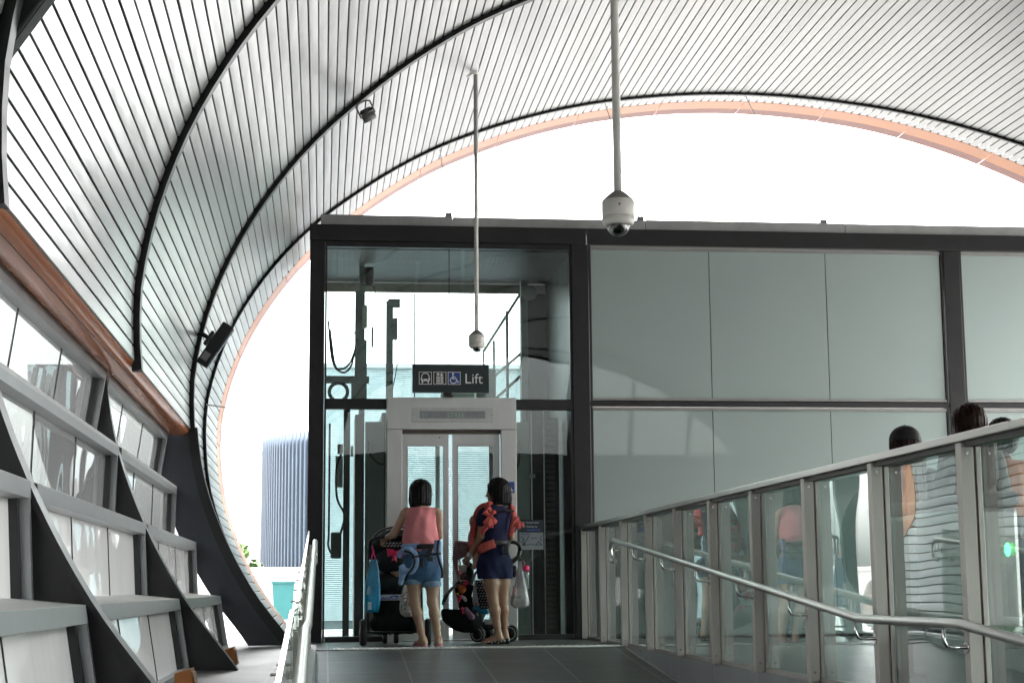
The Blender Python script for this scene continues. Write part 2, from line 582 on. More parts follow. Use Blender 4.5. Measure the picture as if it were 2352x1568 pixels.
canopy = thing('station_canopy', 'huge vaulted canopy of pale metal slats on black curved ribs', 'canopy')
PITCH_S, GAP, RC = 0.1255, 0.0145, 0.024
def slat_bay(y0f, y1f, s0, s1, parent):
    b = MB()
    tones = []
    n = int((s1-s0)/PITCH_S)
    for j in range(n):
        a = s0+j*PITCH_S+GAP/2
        c = a+PITCH_S-GAP
        mid = (a+c)/2
        tone = 1.0+random.uniform(-0.08, 0.06)
        zm = P_at(mid)[1]
        L0, L1 = y0f(zm), y1f(zm)
        if L1-L0 < 0.12:
            continue
        st = [0, 0.005, 0.013, 0.026, 0.045]
        st = st+[x for x in np.arange(0.7, (L1-L0)-0.3, 0.8)]+[(L1-L0)-q for q in reversed(st)]
        rings = []
        wob = random.uniform(-0.0025, 0.0025)
        for d in st:
            e = min(d, (L1-L0)-d)
            ins = RC-math.sqrt(max(0, RC*RC-(RC-e)**2)) if e < RC else 0.0
            ring = []
            t = d/(L1-L0)
            sag = wob*math.sin(math.pi*t)
            for (u, o) in ((0, -0.022), (0.0, -0.004), (0.035, 0.0), (0.5, 0.0008), (0.965, 0.0), (1, -0.004), (1, -0.022)):
                aa, cc = a+ins, c-ins
                s = aa+(cc-aa)*u
                px, pz = P_at(s, o+sag)
                y = y0f(pz)+t*(y1f(pz)-y0f(pz))
                ring.append(VP(px, pz, y))
            rings.append(ring)
        k0 = len(b.f)
        b.loft(rings, cap=False, smooth=False, closed=False)
        # end returns
        for ring, rev in ((rings[0], 0), (rings[-1], 1)):
            idx = list(range(7))
            b.add(ring, [tuple(idx if rev else idx[::-1])])
        tones += [tone]*(len(b.f)-k0)
    o = b.build('slat_panel', SLAT, parent, fix=False)
    at = o.data.color_attributes.new('sheet_tone', 'FLOAT_COLOR', 'CORNER')
    cols = np.ones((len(o.data.loops), 4), np.float32)
    k = 0
    for p, t in zip(o.data.polygons, tones):
        cols[k:k+p.loop_total, :3] = t
        k += p.loop_total
    at.data.foreach_set('color', cols.ravel())
    return o
g = 0.045
slat_bay(lambda z: YB(z)+g*0.6, YA, SA, SR2, canopy)
slat_bay(lambda z: 17.6+0.075, lambda z: YB(z)-g*0.6, SA, SR2, canopy)
ends = RIBS+[YEND]
for i in range(len(ends)-1):
    hi, lo = ends[i], ends[i+1]
    slat_bay(lambda z, lo=lo: lo+0.07, lambda z, hi=hi: hi-0.07, SB, SR, canopy)

# dark roof deck behind the slats
sh = MB()
ss = np.linspace(SB-0.05, SR, 90)
ya, yb = [], []
sh.loft([[VP(*P_at(s, -0.085), YEND) for s in ss], [VP(*P_at(s, -0.085), 17.6) for s in ss]], cap=False, closed=False, smooth=True)
ss2 = np.linspace(SA, SR2, 110)
sh.loft([[VP(*P_at(s, -0.085), 17.6) for s in ss2], [VP(*P_at(s, -0.085), YA(P_at(s)[1])) for s in ss2]], cap=False, closed=False, smooth=True)
sh.build('roof_deck', mat('dark_deck', (0.012, 0.012, 0.013), 0.9), canopy, fix=False)

def rib(yf, s0, s1, wid, depth, name='rib', material=BLACK, off0=-0.03, n=100):
    b = MB()
    rings = []
    for s in np.linspace(s0, s1, n):
        z = P_at(s)[1]
        y = yf(z)
        i, o = P_at(s, depth), P_at(s, off0)
        im = P_at(s, depth-0.02)
        rings.append([VP(*o, y-wid*0.32), VP(*im, y-wid*0.32), VP(*im, y-wid/2), VP(*i, y-wid/2), VP(*i, y+wid/2), VP(*im, y+wid/2), VP(*im, y+wid*0.32), VP(*o, y+wid*0.32)])
    b.loft(rings, True, False)
    return b.build(name, material, canopy)
rib(YB, SA, SR, 0.05, 0.035)
rib(lambda z: 17.6, SA-0.05, SR, 0.115, 0.045)
for y in RIBS[1:]:
    rib(lambda z, y=y: y, SB-0.06, SR, 0.115, 0.045)
# end frame of the vault behind the camera
rib(lambda z: YEND, SB, SR, 0.2, 0.1)

# orange flared rim around the mouth
ORANGE = mat('orange_painted_panel', (0.42, 0.145, 0.04), 0.38, 0.0, 0.06, 2.0)
MAUVE = mat('dusty_rose_lip', (0.26, 0.135, 0.12), 0.6, 0.0, 0.15, 10)
ro, rl = MB(), MB()
seg = 1.32
s = SA+0.05
while s < SR-0.2:
    ssg = np.linspace(s+0.006, min(s+seg, SR)-0.006, 9)
    def ring(q, y0, o0, y1, o1, th):
        z = P_at(q)[1]
        f = 1.0
        return [VP(*P_at(q, o0), YA(z)+y0), VP(*P_at(q, o1), YA(z)+y1), VP(*P_at(q, o1-th), YA(z)+y1), VP(*P_at(q, o0-th), YA(z)+y0)]
    ro.loft([ring(q, 0.015, 0.0, 0.36, 0.012, 0.05) for q in ssg], True, False)
    ssg = np.linspace(s+0.007, min(s+seg, SR)-0.007, 9)
    rl.loft([ring(q, 0.364, 0.012, 0.60, 0.022, 0.02) for q in ssg], True, False)
    s += seg
ro.build('orange_rim', ORANGE, canopy)
rl.build('rim_lip', MAUVE, canopy)

# orange bullnose soffit where slats stop and the windows begin
SOFF = mat('orange_gloss_soffit', (0.56, 0.18, 0.07), 0.25, 0.2, 0.08, 2.5)
GASK0 = mat('dark_backing', (0.02, 0.012, 0.01), 0.8)
xs = [(-1.405, 2.235), (-1.415, 2.195), (-1.45, 2.165), (-1.52, 2.145), (-1.60, 2.16), (-1.66, 2.20), (-1.71, 2.25)]
so_b = MB()
joint = 0.0015
ypan = np.arange(YEND, 17.55, 2.6)
for y0 in ypan:
    y1 = min(y0+2.6, 17.54)
    rings = [[VP(x, z, yy) for x, z in xs] for yy in (y0+joint, y1-joint)]
    so_b.loft(rings, False, True, closed=False)
so_b.build('orange_soffit', SOFF, canopy, fix=False)
MB().loft([[VP(x-0.01, z+0.03, yy) for x, z in xs] for yy in (YEND, 17.54)], False, True, closed=False).build('soffit_backing', GASK0, canopy, fix=False)

# lower ribs: deep web plate to the window wall and a black inner flange
def lower_rib(y, first=False):
    b, wbm = MB(), MB()
    fl, web = [], []
    off = 0.0 if first else -0.25
    for s in np.linspace(SA-0.12, SB+0.02, 26):
        px, pz = P_at(s, 0.07 if first else 0.0)
        px += off*(1.0 if not first else 0.0)
        taper = 1.0
        if not first:
            taper = min(1.0, max(0.15, (2.22-pz)/0.8))
        wd = 0.09*taper if not first else 0.07
        fl.append([VP(px, pz, y-wd), VP(px-0.03, pz, y-wd), VP(px-0.03, pz, y+wd), VP(px, pz, y+wd)])
        web.append([VP(px-0.03, pz, y-0.02), VP(px-(0.58 if not first else 0.47), pz, y-0.02), VP(px-(0.58 if not first else 0.47), pz, y+0.02), VP(px-0.03, pz, y+0.02)])
    b.loft(fl, True, False)
    wbm.loft(web, True, False)
    f = b.build('lower_rib', BLACK if first else CHAR, canopy)
    wbm.build('rib_web', SLATE if first else CHAR, f)
lower_rib(17.6, True)
for y in (12.6, 7.7, 2.7):
    lower_rib(y)

# ================================================================ stepped side windows, one bay per pair of ribs
FRM = mat('window_frame_grey', (0.34, 0.346, 0.356), 0.42, 0.35, 0.08, 3, 0.02)
SHELF = mat('window_shelf_grey', (0.52, 0.515, 0.505), 0.5, 0.1, 0.08, 3)
GASK = mat('black_gasket', (0.008, 0.008, 0.009), 0.6)
PANE_HI = glass('side_pane_clear', (0.3, 0.325, 0.32), (0.7, 0.71, 0.7), 0.3, 0.0, 1.5, 0.012, 0.08)
PANE_LO = glass('side_pane_clouded', (0.6, 0.62, 0.6), (0.85, 0.845, 0.83), 0.86, 0.0, 1.5, 0.012, 0.05)
ROWS = [((-1.62, 2.18), (-1.685, 1.70)), ((-1.52, 1.61), (-1.53, 1.11)), ((-1.31, 1.03), (-1.277, 0.50)), ((-1.05, 0.475), (-0.965, -0.02))]
def window_bay(ylo, yhi, label):
    t = thing('window_bay', label, 'window', 'window bays between the black ribs', VP(-1.3, 0.0, (ylo+yhi)/2))
    A, B = ylo+0.09, yhi-0.11
    for r, ((xt, zt), (xb, zb)) in enumerate(ROWS):
        f = MB()
        hh, dp, jw = 0.078, 0.13, 0.048
        ux, uz = xb-xt, zb-zt
        L = math.hypot(ux, uz); ux, uz = ux/L, uz/L           # down the pane
        nx, nz = -uz, ux                                        # towards the inside (+x)
        if nx < 0: nx, nz = -nx, -nz
        def Q(d, o, y):  # d metres down from the head, o inwards
            return VP(xt+ux*d+nx*o, zt+uz*d+nz*o, y)
        # head: front face, flat
        f.hexa([Q(0, 0, A), Q(hh, 0, A), Q(hh, -dp, A), Q(0, -dp, A)], [Q(0, 0, B), Q(hh, 0, B), Q(hh, -dp, B), Q(0, -dp, B)])
        # jambs
        for (ya_, yb_) in ((A, A+jw), (B-jw, B)):
            f.hexa([Q(hh, -0.002, ya_), Q(L, -0.002, ya_), Q(L, -dp, ya_), Q(hh, -dp, ya_)], [Q(hh, -0.002, yb_), Q(L, -0.002, yb_), Q(L, -dp, yb_), Q(hh, -dp, yb_)])
        if r == 3:
            f.hexa([Q(L, 0, A), Q(L+0.09, 0, A), Q(L+0.09, -dp, A), Q(L, -dp, A)], [Q(L, 0, B), Q(L+0.09, 0, B), Q(L+0.09, -dp, B), Q(L, -dp, B)])
        fo = f.build('window_frame', FRM, t)
        # shelf from the foot of the pane above to this head
        if r > 0:
            (px, pz) = ROWS[r-1][1]
            s_ = MB()
            s_.hexa([VP(px-0.10, pz-0.01, A), VP(px-0.10, pz+0.012, A), VP(xt, zt+0.003, A), VP(xt, zt-0.02, A)],
                    [VP(px-0.10, pz-0.01, B), VP(px-0.10, pz+0.012, B), VP(xt, zt+0.003, B), VP(xt, zt-0.02, B)])
            s_.build('sill', SHELF, fo)
        else:
            s_ = MB()
            s_.hexa([VP(-1.62, 2.183, A), VP(-1.76, 2.183, A), VP(-1.76, 2.3, A), VP(-1.66, 2.3, A)], [VP(-1.62, 2.183, B), VP(-1.76, 2.183, B), VP(-1.76, 2.3, B), VP(-1.66, 2.3, B)])
            s_.build('sill', FRM, fo)
        gk = MB()
        for yy in (B-jw-0.045, A+jw):
            gk = MB(); gk.hexa([Q(hh, -0.045, yy), Q(L, -0.045, yy), Q(L, -0.125, yy), Q(hh, -0.125, yy)], [Q(hh, -0.045, yy+0.045), Q(L, -0.045, yy+0.045), Q(L, -0.125, yy+0.045), Q(hh, -0.125, yy+0.045)]); gk.build('gasket', GASK, fo)
        for k in (1, 2):
            yy = A+(B-A)*k/3
            gk = MB(); gk.hexa([Q(hh, -0.079, yy-0.004), Q(L, -0.079, yy-0.004), Q(L, -0.09, yy-0.004), Q(hh, -0.09, yy-0.004)], [Q(hh, -0.079, yy+0.004), Q(L, -0.079, yy+0.004), Q(L, -0.09, yy+0.004), Q(hh, -0.09, yy+0.004)]); gk.build('pane_joint', GASK, fo)
        p = MB()
        p.add([Q(hh, -0.085, A+jw), Q(L, -0.085, A+jw), Q(L, -0.085, B-jw), Q(hh, -0.085, B-jw)], [(0, 1, 2, 3)])
        p.build('pane', PANE_HI if r < 2 else PANE_LO, fo)
    seat_children(t)
    return t
window_bay(12.6, 17.62, 'far bay of grey framed windows beside the mouth of the canopy, short and foreshortened')
window_bay(7.7, 12.62, 'middle bay of four stepped grey framed windows between the two black slanting ribs')
window_bay(2.7, 7.72, 'nearest bay of grey framed windows cut by the left picture edge')
for x, y, lab in ((-0.655, 11.15, 'small orange box on the ledge just past the farther slanting rib foot'), (-0.70, 8.15, 'small orange box on the ledge at the bottom edge of the picture')):
    b = MB()
    b.hexa([(x, y, 0.05), (x+0.10, y, 0.05), (x+0.10, y+0.22, 0.05), (x, y+0.22, 0.05)], [(x, y, 0.145), (x+0.075, y, 0.165), (x+0.075, y+0.22, 0.165), (x, y+0.22, 0.145)])
    bx = b.build('orange_box', ORANGE)
    tag(bx, lab, 'box', 'orange boxes at the rib feet')
    MB().hexa([(x+0.1, y+0.02, 0.056), (x+0.104, y+0.02, 0.056), (x+0.104, y+0.2, 0.056), (x+0.1, y+0.2, 0.056)], [(x+0.08, y+0.02, 0.15), (x+0.084, y+0.02, 0.15), (x+0.084, y+0.2, 0.15), (x+0.08, y+0.2, 0.15)]).build('cover_plate', ORANGE, bx)

# ================================================================ lift enclosure
YF = 17.2
lift = thing('lift_enclosure', 'charcoal framed glass lift shaft with frosted panels running to its right', 'lift shaft', None, (1.3, 17.2, 0))
def part(name, material, *boxes, parent=None, bev=0.004):
    groups = [boxes] if name in ('door', 'louvre_stack') else [[q] for q in boxes]
    first = None
    for g_ in groups:
        b = MB()
        for q in g_:
            b.box(*q, bev=bev)
        o = b.build(name, material, parent or lift)
        first = first or o
    return first
XR = 11.3
for x0, x1 in ((-0.16, 0.0), (2.64, 2.82), (6.81, 6.99), (XR-0.18, XR)):
    part('column', CHAR, (x0, x1, YF, YF+0.2, 0, 4.197))
for x0, x1 in ((-0.16, 0.0), (2.64, 2.82), (XR-0.18, XR)):
    part('column', CHAR, (x0, x1, 19.3, 19.5, 0, 4.197))
part('head_beam', CHAR, (-0.165, 2.80, YF-0.01, YF+0.2, 4.2, 4.375), (2.815, XR, YF-0.01, YF+0.2, 4.2, 4.375))
part('head_beam', CHAR, (-0.165, XR, 19.3, 19.51, 4.2, 4.375))
part('head_beam', CHAR, (-0.165, -0.01, YF+0.203, 19.297, 4.2, 4.375))
DARKF = mat('dark_bronze_trim', (0.03, 0.028, 0.028), 0.4, 0.3, 0.15)
TRIML = mat('grey_trim', (0.26, 0.255, 0.25), 0.45, 0.3, 0.1)
# transoms
part('transom', CHAR, (0.003, 0.655, YF+0.01, YF+0.12, 2.405, 2.515), (2.025, 2.637, YF+0.01, YF+0.12, 2.405, 2.515))
part('transom', CHAR, (2.823, 6.807, YF+0.01, YF+0.12, 2.445, 2.50))
part('transom', CHAR, (6.993, XR-0.183, YF+0.01, YF+0.12, 2.445, 2.50))
part('transom', CHAR, (0.003, 2.637, YF+0.015, YF+0.1, 4.14, 4.197))
part('trim', DARKF, (0.002, 0.024, YF+0.02, YF+0.09, 2.517, 4.138), (2.616, 2.638, YF+0.02, YF+0.09, 2.517, 4.138), (0.002, 0.024, YF+0.02, YF+0.09, 0.0, 2.403), (2.616, 2.638, YF+0.02, YF+0.09, 0.0, 2.403),
     (0.026, 0.64, YF+0.02, YF+0.09, 0.0, 0.055), (2.03, 2.614, YF+0.02, YF+0.09, 0.0, 0.055), bev=0.002)
# frosted bays
FROST = mat('frosted_green_glass', (0.345, 0.41, 0.395), 0.45, 0.0, 0.03, 0.8, spec=0.5, coat=1.0)
FROST.node_tree.nodes['Principled BSDF'].inputs['Coat IOR'].default_value = 1.56
FROST.node_tree.nodes['Principled BSDF'].inputs['Coat Roughness'].default_value = 0.025
FROST.node_tree.nodes['Principled BSDF'].inputs['Specular IOR Level'].default_value = 0.1
for (x0, x1) in ((2.83, 6.80), (7.0, XR-0.19)):
    part('trim', DARKF, (x0, x0+0.022, YF+0.02, YF+0.08, 2.503, 4.197), (x1-0.022, x1, YF+0.02, YF+0.08, 2.503, 4.197), (x0, x0+0.022, YF+0.02, YF+0.08, 0, 2.443), (x1-0.022, x1, YF+0.02, YF+0.08, 0, 2.443), bev=0.002)
    part('trim', TRIML, (x0+0.024, x1-0.024, YF+0.02, YF+0.07, 4.15, 4.185), (x0+0.024, x1-0.024, YF+0.02, YF+0.07, 2.405, 2.435), (x0+0.024, x1-0.024, YF+0.015, YF+0.07, 2.51, 2.535), bev=0.002)
    w3 = (x1-x0-0.048)/3
    for k in range(3):
        a, c = x0+0.024+k*w3+0.004, x0+0.024+(k+1)*w3-0.004
        part('frosted_panel', FROST, (a, c, YF+0.035, YF+0.05, 2.537, 4.148), bev=0)
        part('frosted_panel', FROST, (a, c, YF+0.035, YF+0.05, 0.03, 2.403), bev=0)
    part('backing', GASK, (x0, x1, YF+0.056, YF+0.07, 0.0, 2.44), (x0, x1, YF+0.056, YF+0.07, 2.5, 4.19), bev=0)
# glass of the shaft
LG = glass('lift_glass', (0.80, 0.90, 0.88), (0.6, 0.68, 0.66), 0.03, 0.0, 1.55, 0.003, 0.03, 1.1)
def pane(name, pts, m_=LG, parent=None):
    return MB().add(pts, [(0, 1, 2, 3)]).build(name, m_, parent or lift, fix=False)
def fpane(x0, x1, z0, z1, y=YF+0.05):
    return pane('glass_panel', [(x0, y, z0), (x1, y, z0), (x1, y, z1), (x0, y, z1)])
fpane(0.024, 1.315, 2.517, 4.14)
fpane(1.325, 2.616, 2.517, 4.14)
part('trim', DARKF, (1.3155, 1.3245, YF+0.045, YF+0.056, 2.517, 4.14), bev=0)
fpane(0.024, 0.66, 0.055, 2.405)
fpane(2.02, 2.616, 0.055, 2.405)
LGB = glass('lift_glass_rear', (0.86, 0.94, 0.92), (0.6, 0.68, 0.66), 0.03, 0.0, 1.3, 0.0, 0.03, 0.6)
pane('glass_panel', [(0.0, 19.4, 0.05), (2.35, 19.4, 0.05), (2.35, 19.4, 4.02), (0.0, 19.4, 4.02)], LGB)
pane('glass_panel', [(-0.08, 17.4, 0.05), (-0.08, 19.3, 0.05), (-0.08, 19.3, 4.2), (-0.08, 17.4, 4.2)], LGB)
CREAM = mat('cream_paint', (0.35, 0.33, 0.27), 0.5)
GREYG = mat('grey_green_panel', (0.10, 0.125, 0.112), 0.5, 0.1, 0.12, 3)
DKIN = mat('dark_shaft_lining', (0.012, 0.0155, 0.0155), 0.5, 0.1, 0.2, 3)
part('rear_beam', CREAM, (-0.01, 2.64, 19.3, 19.34, 4.03, 4.14), bev=0)
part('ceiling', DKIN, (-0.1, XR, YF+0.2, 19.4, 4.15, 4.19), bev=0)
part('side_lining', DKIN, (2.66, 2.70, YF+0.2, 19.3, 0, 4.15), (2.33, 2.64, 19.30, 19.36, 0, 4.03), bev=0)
part('rear_mullion', DARKF, (1.06, 1.075, 19.36, 19.38, 2.6, 4.03), bev=0)
# metal gutter over the beam, with joints and little brackets for the stay wires
GUT = mat('gutter_metal', (0.36, 0.36, 0.357), 0.4, 0.6, 0.15, 3, 0.03, 30)
part('gutter', GUT, (-0.05, 1.355, YF+0.02, YF+0.32, 4.378, 4.488), (1.362, 3.46, YF+0.02, YF+0.32, 4.378, 4.482), (3.467, 5.70, YF+0.02, YF+0.32, 4.378, 4.488), (5.707, XR, YF+0.02, YF+0.32, 4.378, 4.485), bev=0.004)
for x in (1.32, 3.42, 5.48):
    part('bracket', TRIML, (x-0.035, x+0.035, YF+0.05, YF+0.13, 4.49, 4.535), bev=0.008)
    MB().torus((x, YF+0.09, 4.555), 0.022, 0.005, 'Y', 16, 6).build('eye_ring', TRIML, lift)
# doorway
PORT = mat('lift_stainless', (0.56, 0.55, 0.545), 0.32, 0.6, 0.05, 1.5, 0.03, 60, stretch=(6, 1, 1))
part('portal', PORT, (0.66, 2.02, YF-0.06, YF+0.16, 2.185, 2.52), (0.66, 0.818, YF-0.055, YF+0.16, 0, 2.183), (1.86, 2.02, YF-0.055, YF+0.16, 0, 2.183), bev=0.004)
DARKM = mat('door_recess', (0.11, 0.09, 0.075), 0.4, 0.4, 0.2)
part('door_track', DARKM, (0.82, 1.858, YF+0.02, YF+0.15, 2.15, 2.183), (0.82, 1.858, YF+0.0, YF+0.15, 0.0, 0.008), bev=0)
def door(x0, x1):
    y0, y1 = YF+0.055, YF+0.09
    e = 0.048
    d = part('door', PORT, (x0, x0+e, y0, y1, 0.012, 2.148), (x1-e, x1, y0, y1, 0.012, 2.148), (x0+e, x1-e, y0, y1, 2.03, 2.148), (x0+e, x1-e, y0, y1, 0.012, 0.2), bev=0.002)
    pane('door_window', [(x0+e, y0+0.012, 0.2), (x1-e, y0+0.012, 0.2), (x1-e, y0+0.012, 2.03), (x0+e, y0+0.012, 2.03)], LG, d)
    part('window_bead', STEELX, (x0+e, x0+e+0.012, y0-0.003, y0+0.01, 0.2, 2.03), (x1-e-0.012, x1-e, y0-0.003, y0+0.01, 0.2, 2.03), (x0+e+0.012, x1-e-0.012, y0-0.003, y0+0.01, 2.018, 2.03), parent=d, bev=0)
    return d
door(0.822, 1.312)
door(1.352, 1.845)
# lift car: dark flanks and rear frame of the cabin behind the doors
part('car_wall', GREYG, (0.44, 0.64, 17.5, 17.53, 0, 2.3), (2.06, 2.2, 17.5, 17.53, 0, 2.3), bev=0)
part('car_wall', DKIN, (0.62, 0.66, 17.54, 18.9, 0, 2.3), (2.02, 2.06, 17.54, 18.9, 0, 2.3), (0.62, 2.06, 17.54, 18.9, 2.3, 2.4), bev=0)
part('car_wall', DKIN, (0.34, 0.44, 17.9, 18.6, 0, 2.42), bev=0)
part('car_frame', STEELX, (0.66, 0.80, 18.85, 18.9, 0, 2.29), (1.90, 2.02, 18.85, 18.9, 0, 2.29), (1.28, 1.33, 18.85, 18.9, 0, 2.29), (0.8, 1.28, 18.85, 18.9, 0, 0.15), bev=0)
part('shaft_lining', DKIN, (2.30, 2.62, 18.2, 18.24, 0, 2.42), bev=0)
part('louvre_stack', mat('vent_dark', (0.05, 0.05, 0.05), 0.5), *[(2.44, 2.53, 17.9, 17.93, 0.1+0.06*k, 0.135+0.06*k) for k in range(38)], bev=0)
# header display
disp = part('display_bezel', STEELX, (0.918, 1.775, YF-0.066, YF-0.058, 2.262, 2.415), bev=0.002)
part('display_screen', mat('display_glass', (0.28, 0.285, 0.31), 0.25, 0, 0.06), (1.0, 1.69, YF-0.069, YF-0.064, 2.30, 2.378), parent=disp, bev=0)
LED = mat('led_green', (0.33, 0.48, 0.40), 0.5, 0, 0)
text_mesh('01', 0.072, 'display_text', LED, disp, (1.015, YF-0.0705, 2.312))
text_mesh('STREE', 0.072, 'display_text', LED, disp, (1.285, YF-0.0705, 2.312))
part('screw', GASK, (1.342, 1.35, YF-0.068, YF-0.065, 2.395, 2.403), (1.342, 1.35, YF-0.068, YF-0.065, 2.272, 2.28), (0.925, 0.933, YF-0.068, YF-0.065, 2.335, 2.343), (1.755, 1.763, YF-0.068, YF-0.065, 2.335, 2.343), parent=disp, bev=0)
part('camera_eye', GASK, (1.21, 1.222, YF+0.05, YF+0.056, 2.105, 2.117), bev=0)
for c in [o for o in COL.objects if o.parent == lift]:
    c.matrix_parent_inverse = Matrix.Translation(-Vector(lift.location))

# ---------------------------------------------------------------- pictogram helpers
WHITE = mat('sign_white', (0.82, 0.80, 0.82), 0.5, 0, 0)
BLUE = mat('access_blue', (0.025, 0.075, 0.30), 0.45, 0, 0.05)
SIGN = mat('sign_dark_green', (0.014, 0.024, 0.026), 0.5, 0, 0.1)
class Plate:
    """flat marks on an upright plane facing the camera: u to the right, v up, in metres from an origin"""
    def __init__(s, x, y, z): s.o = (x, y, z); s.b = MB()
    def bar(s, pts, wd, lift_=0.0):
        for (a, c) in zip(pts[:-1], pts[1:]):
            dx, dz = c[0]-a[0], c[1]-a[1]
            L = math.hypot(dx, dz) or 1
            nx, nz = -dz/L*wd/2, dx/L*wd/2
            ex, ez = dx/L*wd*0.3, dz/L*wd*0.3
            q = [(a[0]+nx-ex, a[1]+nz-ez), (a[0]-nx-ex, a[1]-nz-ez), (c[0]-nx+ex, c[1]-nz+ez), (c[0]+nx+ex, c[1]+nz+ez)]
            s.poly(q, lift_+random.uniform(0, 0.0003))
    def poly(s, q, lift_=0.0):
        y0, y1 = s.o[1]-lift_, s.o[1]-lift_-0.0015
        n = len(q)
        vs = [(s.o[0]+u, y0, s.o[2]+v) for u, v in q]+[(s.o[0]+u, y1, s.o[2]+v) for u, v in q]
        fs = [tuple(range(n)), tuple(range(2*n-1, n-1, -1))]+[(i, (i+1) % n, (i+1) % n+n, i+n) for i in range(n)]
        s.b.add(vs, fs)
    def frame(s, u0, v0, u1, v1, wd):
        s.bar([(u0, v0+wd/2), (u1, v0+wd/2)], wd); s.bar([(u0, v1-wd/2), (u1, v1-wd/2)], wd)
        s.bar([(u0+wd/2, v0+wd), (u0+wd/2, v1-wd)], wd); s.bar([(u1-wd/2, v0+wd), (u1-wd/2, v1-wd)], wd)
    def arc(s, cu, cv, r, a0, a1, wd, n=18, ry=None):
        s.bar([(cu+r*math.cos(math.radians(a0+(a1-a0)*i/n)), cv+(ry or r)*math.sin(math.radians(a0+(a1-a0)*i/n))) for i in range(n+1)], wd)
    def disc(s, cu, cv, r, n=14, lift_=0.0):
        s.poly([(cu+r*math.cos(2*math.pi*i/n), cv+r*math.sin(2*math.pi*i/n)) for i in range(n)], lift_)
def wheelchair(pl_, u, v, q):
    """access symbol in a square of side q with lower left corner (u, v)"""
    P = lambda a, b: (u+a*q, v+b*q)
    pl_.disc(*P(0.41, 0.86), 0.075*q)
    pl_.bar([P(0.40, 0.78), P(0.40, 0.46), P(0.66, 0.46), P(0.76, 0.20), P(0.86, 0.23)], 0.075*q)
    pl_.bar([P(0.40, 0.60), P(0.61, 0.60)], 0.06*q)
    pl_.arc(u+0.43*q, v+0.34*q, 0.24*q, 115, 345, 0.07*q)

# the hanging lift sign
sx0, sx1, sz0, sz1, sy = 0.918, 1.722, 2.562, 2.862, 17.04
sg = thing('lift_sign', 'dark green sign reading Lift with train, lift and wheelchair pictograms above the doors', 'sign', None, (1.32, 17.06, 2.52))
MB().box(sx0, sx1, sy, sy+0.05, sz0, sz1, 0.003).build('sign_panel', SIGN, sg)
MB().box(1.24, 1.33, sy+0.005, sy+0.045, 2.521, 2.5615).box(1.255, 1.345, sy+0.01, sy+0.1, 2.5212, 2.535).build('mount', CHAR, sg)
q = 0.134
u = [0.068, 0.220, 0.371]
p = Plate(sx0, sy-0.0005, sz0)
v0 = 0.084
for k in range(3):
    p.frame(u[k], v0, u[k]+q, v0+q, 0.006)
# train front
P = lambda a, b: (u[0]+a*q, v0+b*q)
p.bar([P(.17, .42), P(.24, .74), P(.34, .86), P(.5, .885), P(.66, .86), P(.76, .74), P(.83, .42), P(.80, .30), P(.2, .30), P(.17, .42)], 0.009)
p.poly([P(.18, .28), P(.82, .28), P(.83, .44), P(.17, .44)])
p.bar([P(.32, .27), P(.25, .13)], 0.012); p.bar([P(.68, .27), P(.75, .13)], 0.012)
# lift cabin with three riders and arrows
P = lambda a, b: (u[1]+a*q, v0+b*q)
p.frame(u[1]+.24*q, v0+.10*q, u[1]+.76*q, v0+.62*q, 0.0085)
for a in (.37, .5, .63):
    p.bar([P(a, .22), P(a, .44)], 0.010); p.disc(*P(a, .50), 0.0055)
p.bar([P(.36, .68), P(.36, .88)], 0.010); p.bar([P(.25, .76), P(.36, .89), P(.47, .76)], 0.009)
p.bar([P(.64, .90), P(.64, .70)], 0.010); p.bar([P(.53, .80), P(.64, .67), P(.75, .80)], 0.009)
wheelchair(p, u[2], v0, q)
mk = p.b.build('pictogram', WHITE, sg)
p2_ = Plate(sx0, sy-0.0022, sz0)
for a in (.34, .66):
    p2_.disc(u[0]+a*q, v0+.36*q, 0.006)
p2_.b.build('headlight_dot', SIGN, sg)
p3_ = Plate(sx0, sy-0.0001, sz0)
p3_.poly([(u[2]+.02*q, v0+.02*q), (u[2]+.98*q, v0+.02*q), (u[2]+.98*q, v0+.98*q), (u[2]+.02*q, v0+.98*q)])
p3_.b.build('blue_field', BLUE, sg).location.y = 0.0012
text_mesh('Lift', 0.150, 'lettering', WHITE, sg, (sx0+0.545, sy-0.001, sz0+0.098))
seat_children(sg)

# blue access notice on the right door jamb
nt_ = thing('access_notice', 'blue wheelchair sticker with small print on the right lift jamb', 'sticker', None, (1.93, 17.14, 1.4))
yj = YF-0.0555
MB().box(1.878, 1.995, yj-0.003, yj, 1.52, 1.637).build('blue_plate', BLUE, nt_)
p = Plate(1.878, yj-0.0032, 1.52); wheelchair(p, 0.0, 0.0, 0.117); p.b.build('pictogram', WHITE, nt_)
MB().box(1.872, 2.0, yj-0.0015, yj, 1.36, 1.505).build('paper', mat('notice_paper', (0.6, 0.59, 0.58), 0.6), nt_)
INK = mat('print_ink', (0.12, 0.12, 0.13), 0.6)
for k, tx in enumerate(('Onboard', 'Emergency', 'Use by', 'with', 'Only')):
    text_mesh(tx, 0.022, 'lettering', INK, nt_, (1.885, yj-0.002, 1.478-0.026*k))
seat_children(nt_)
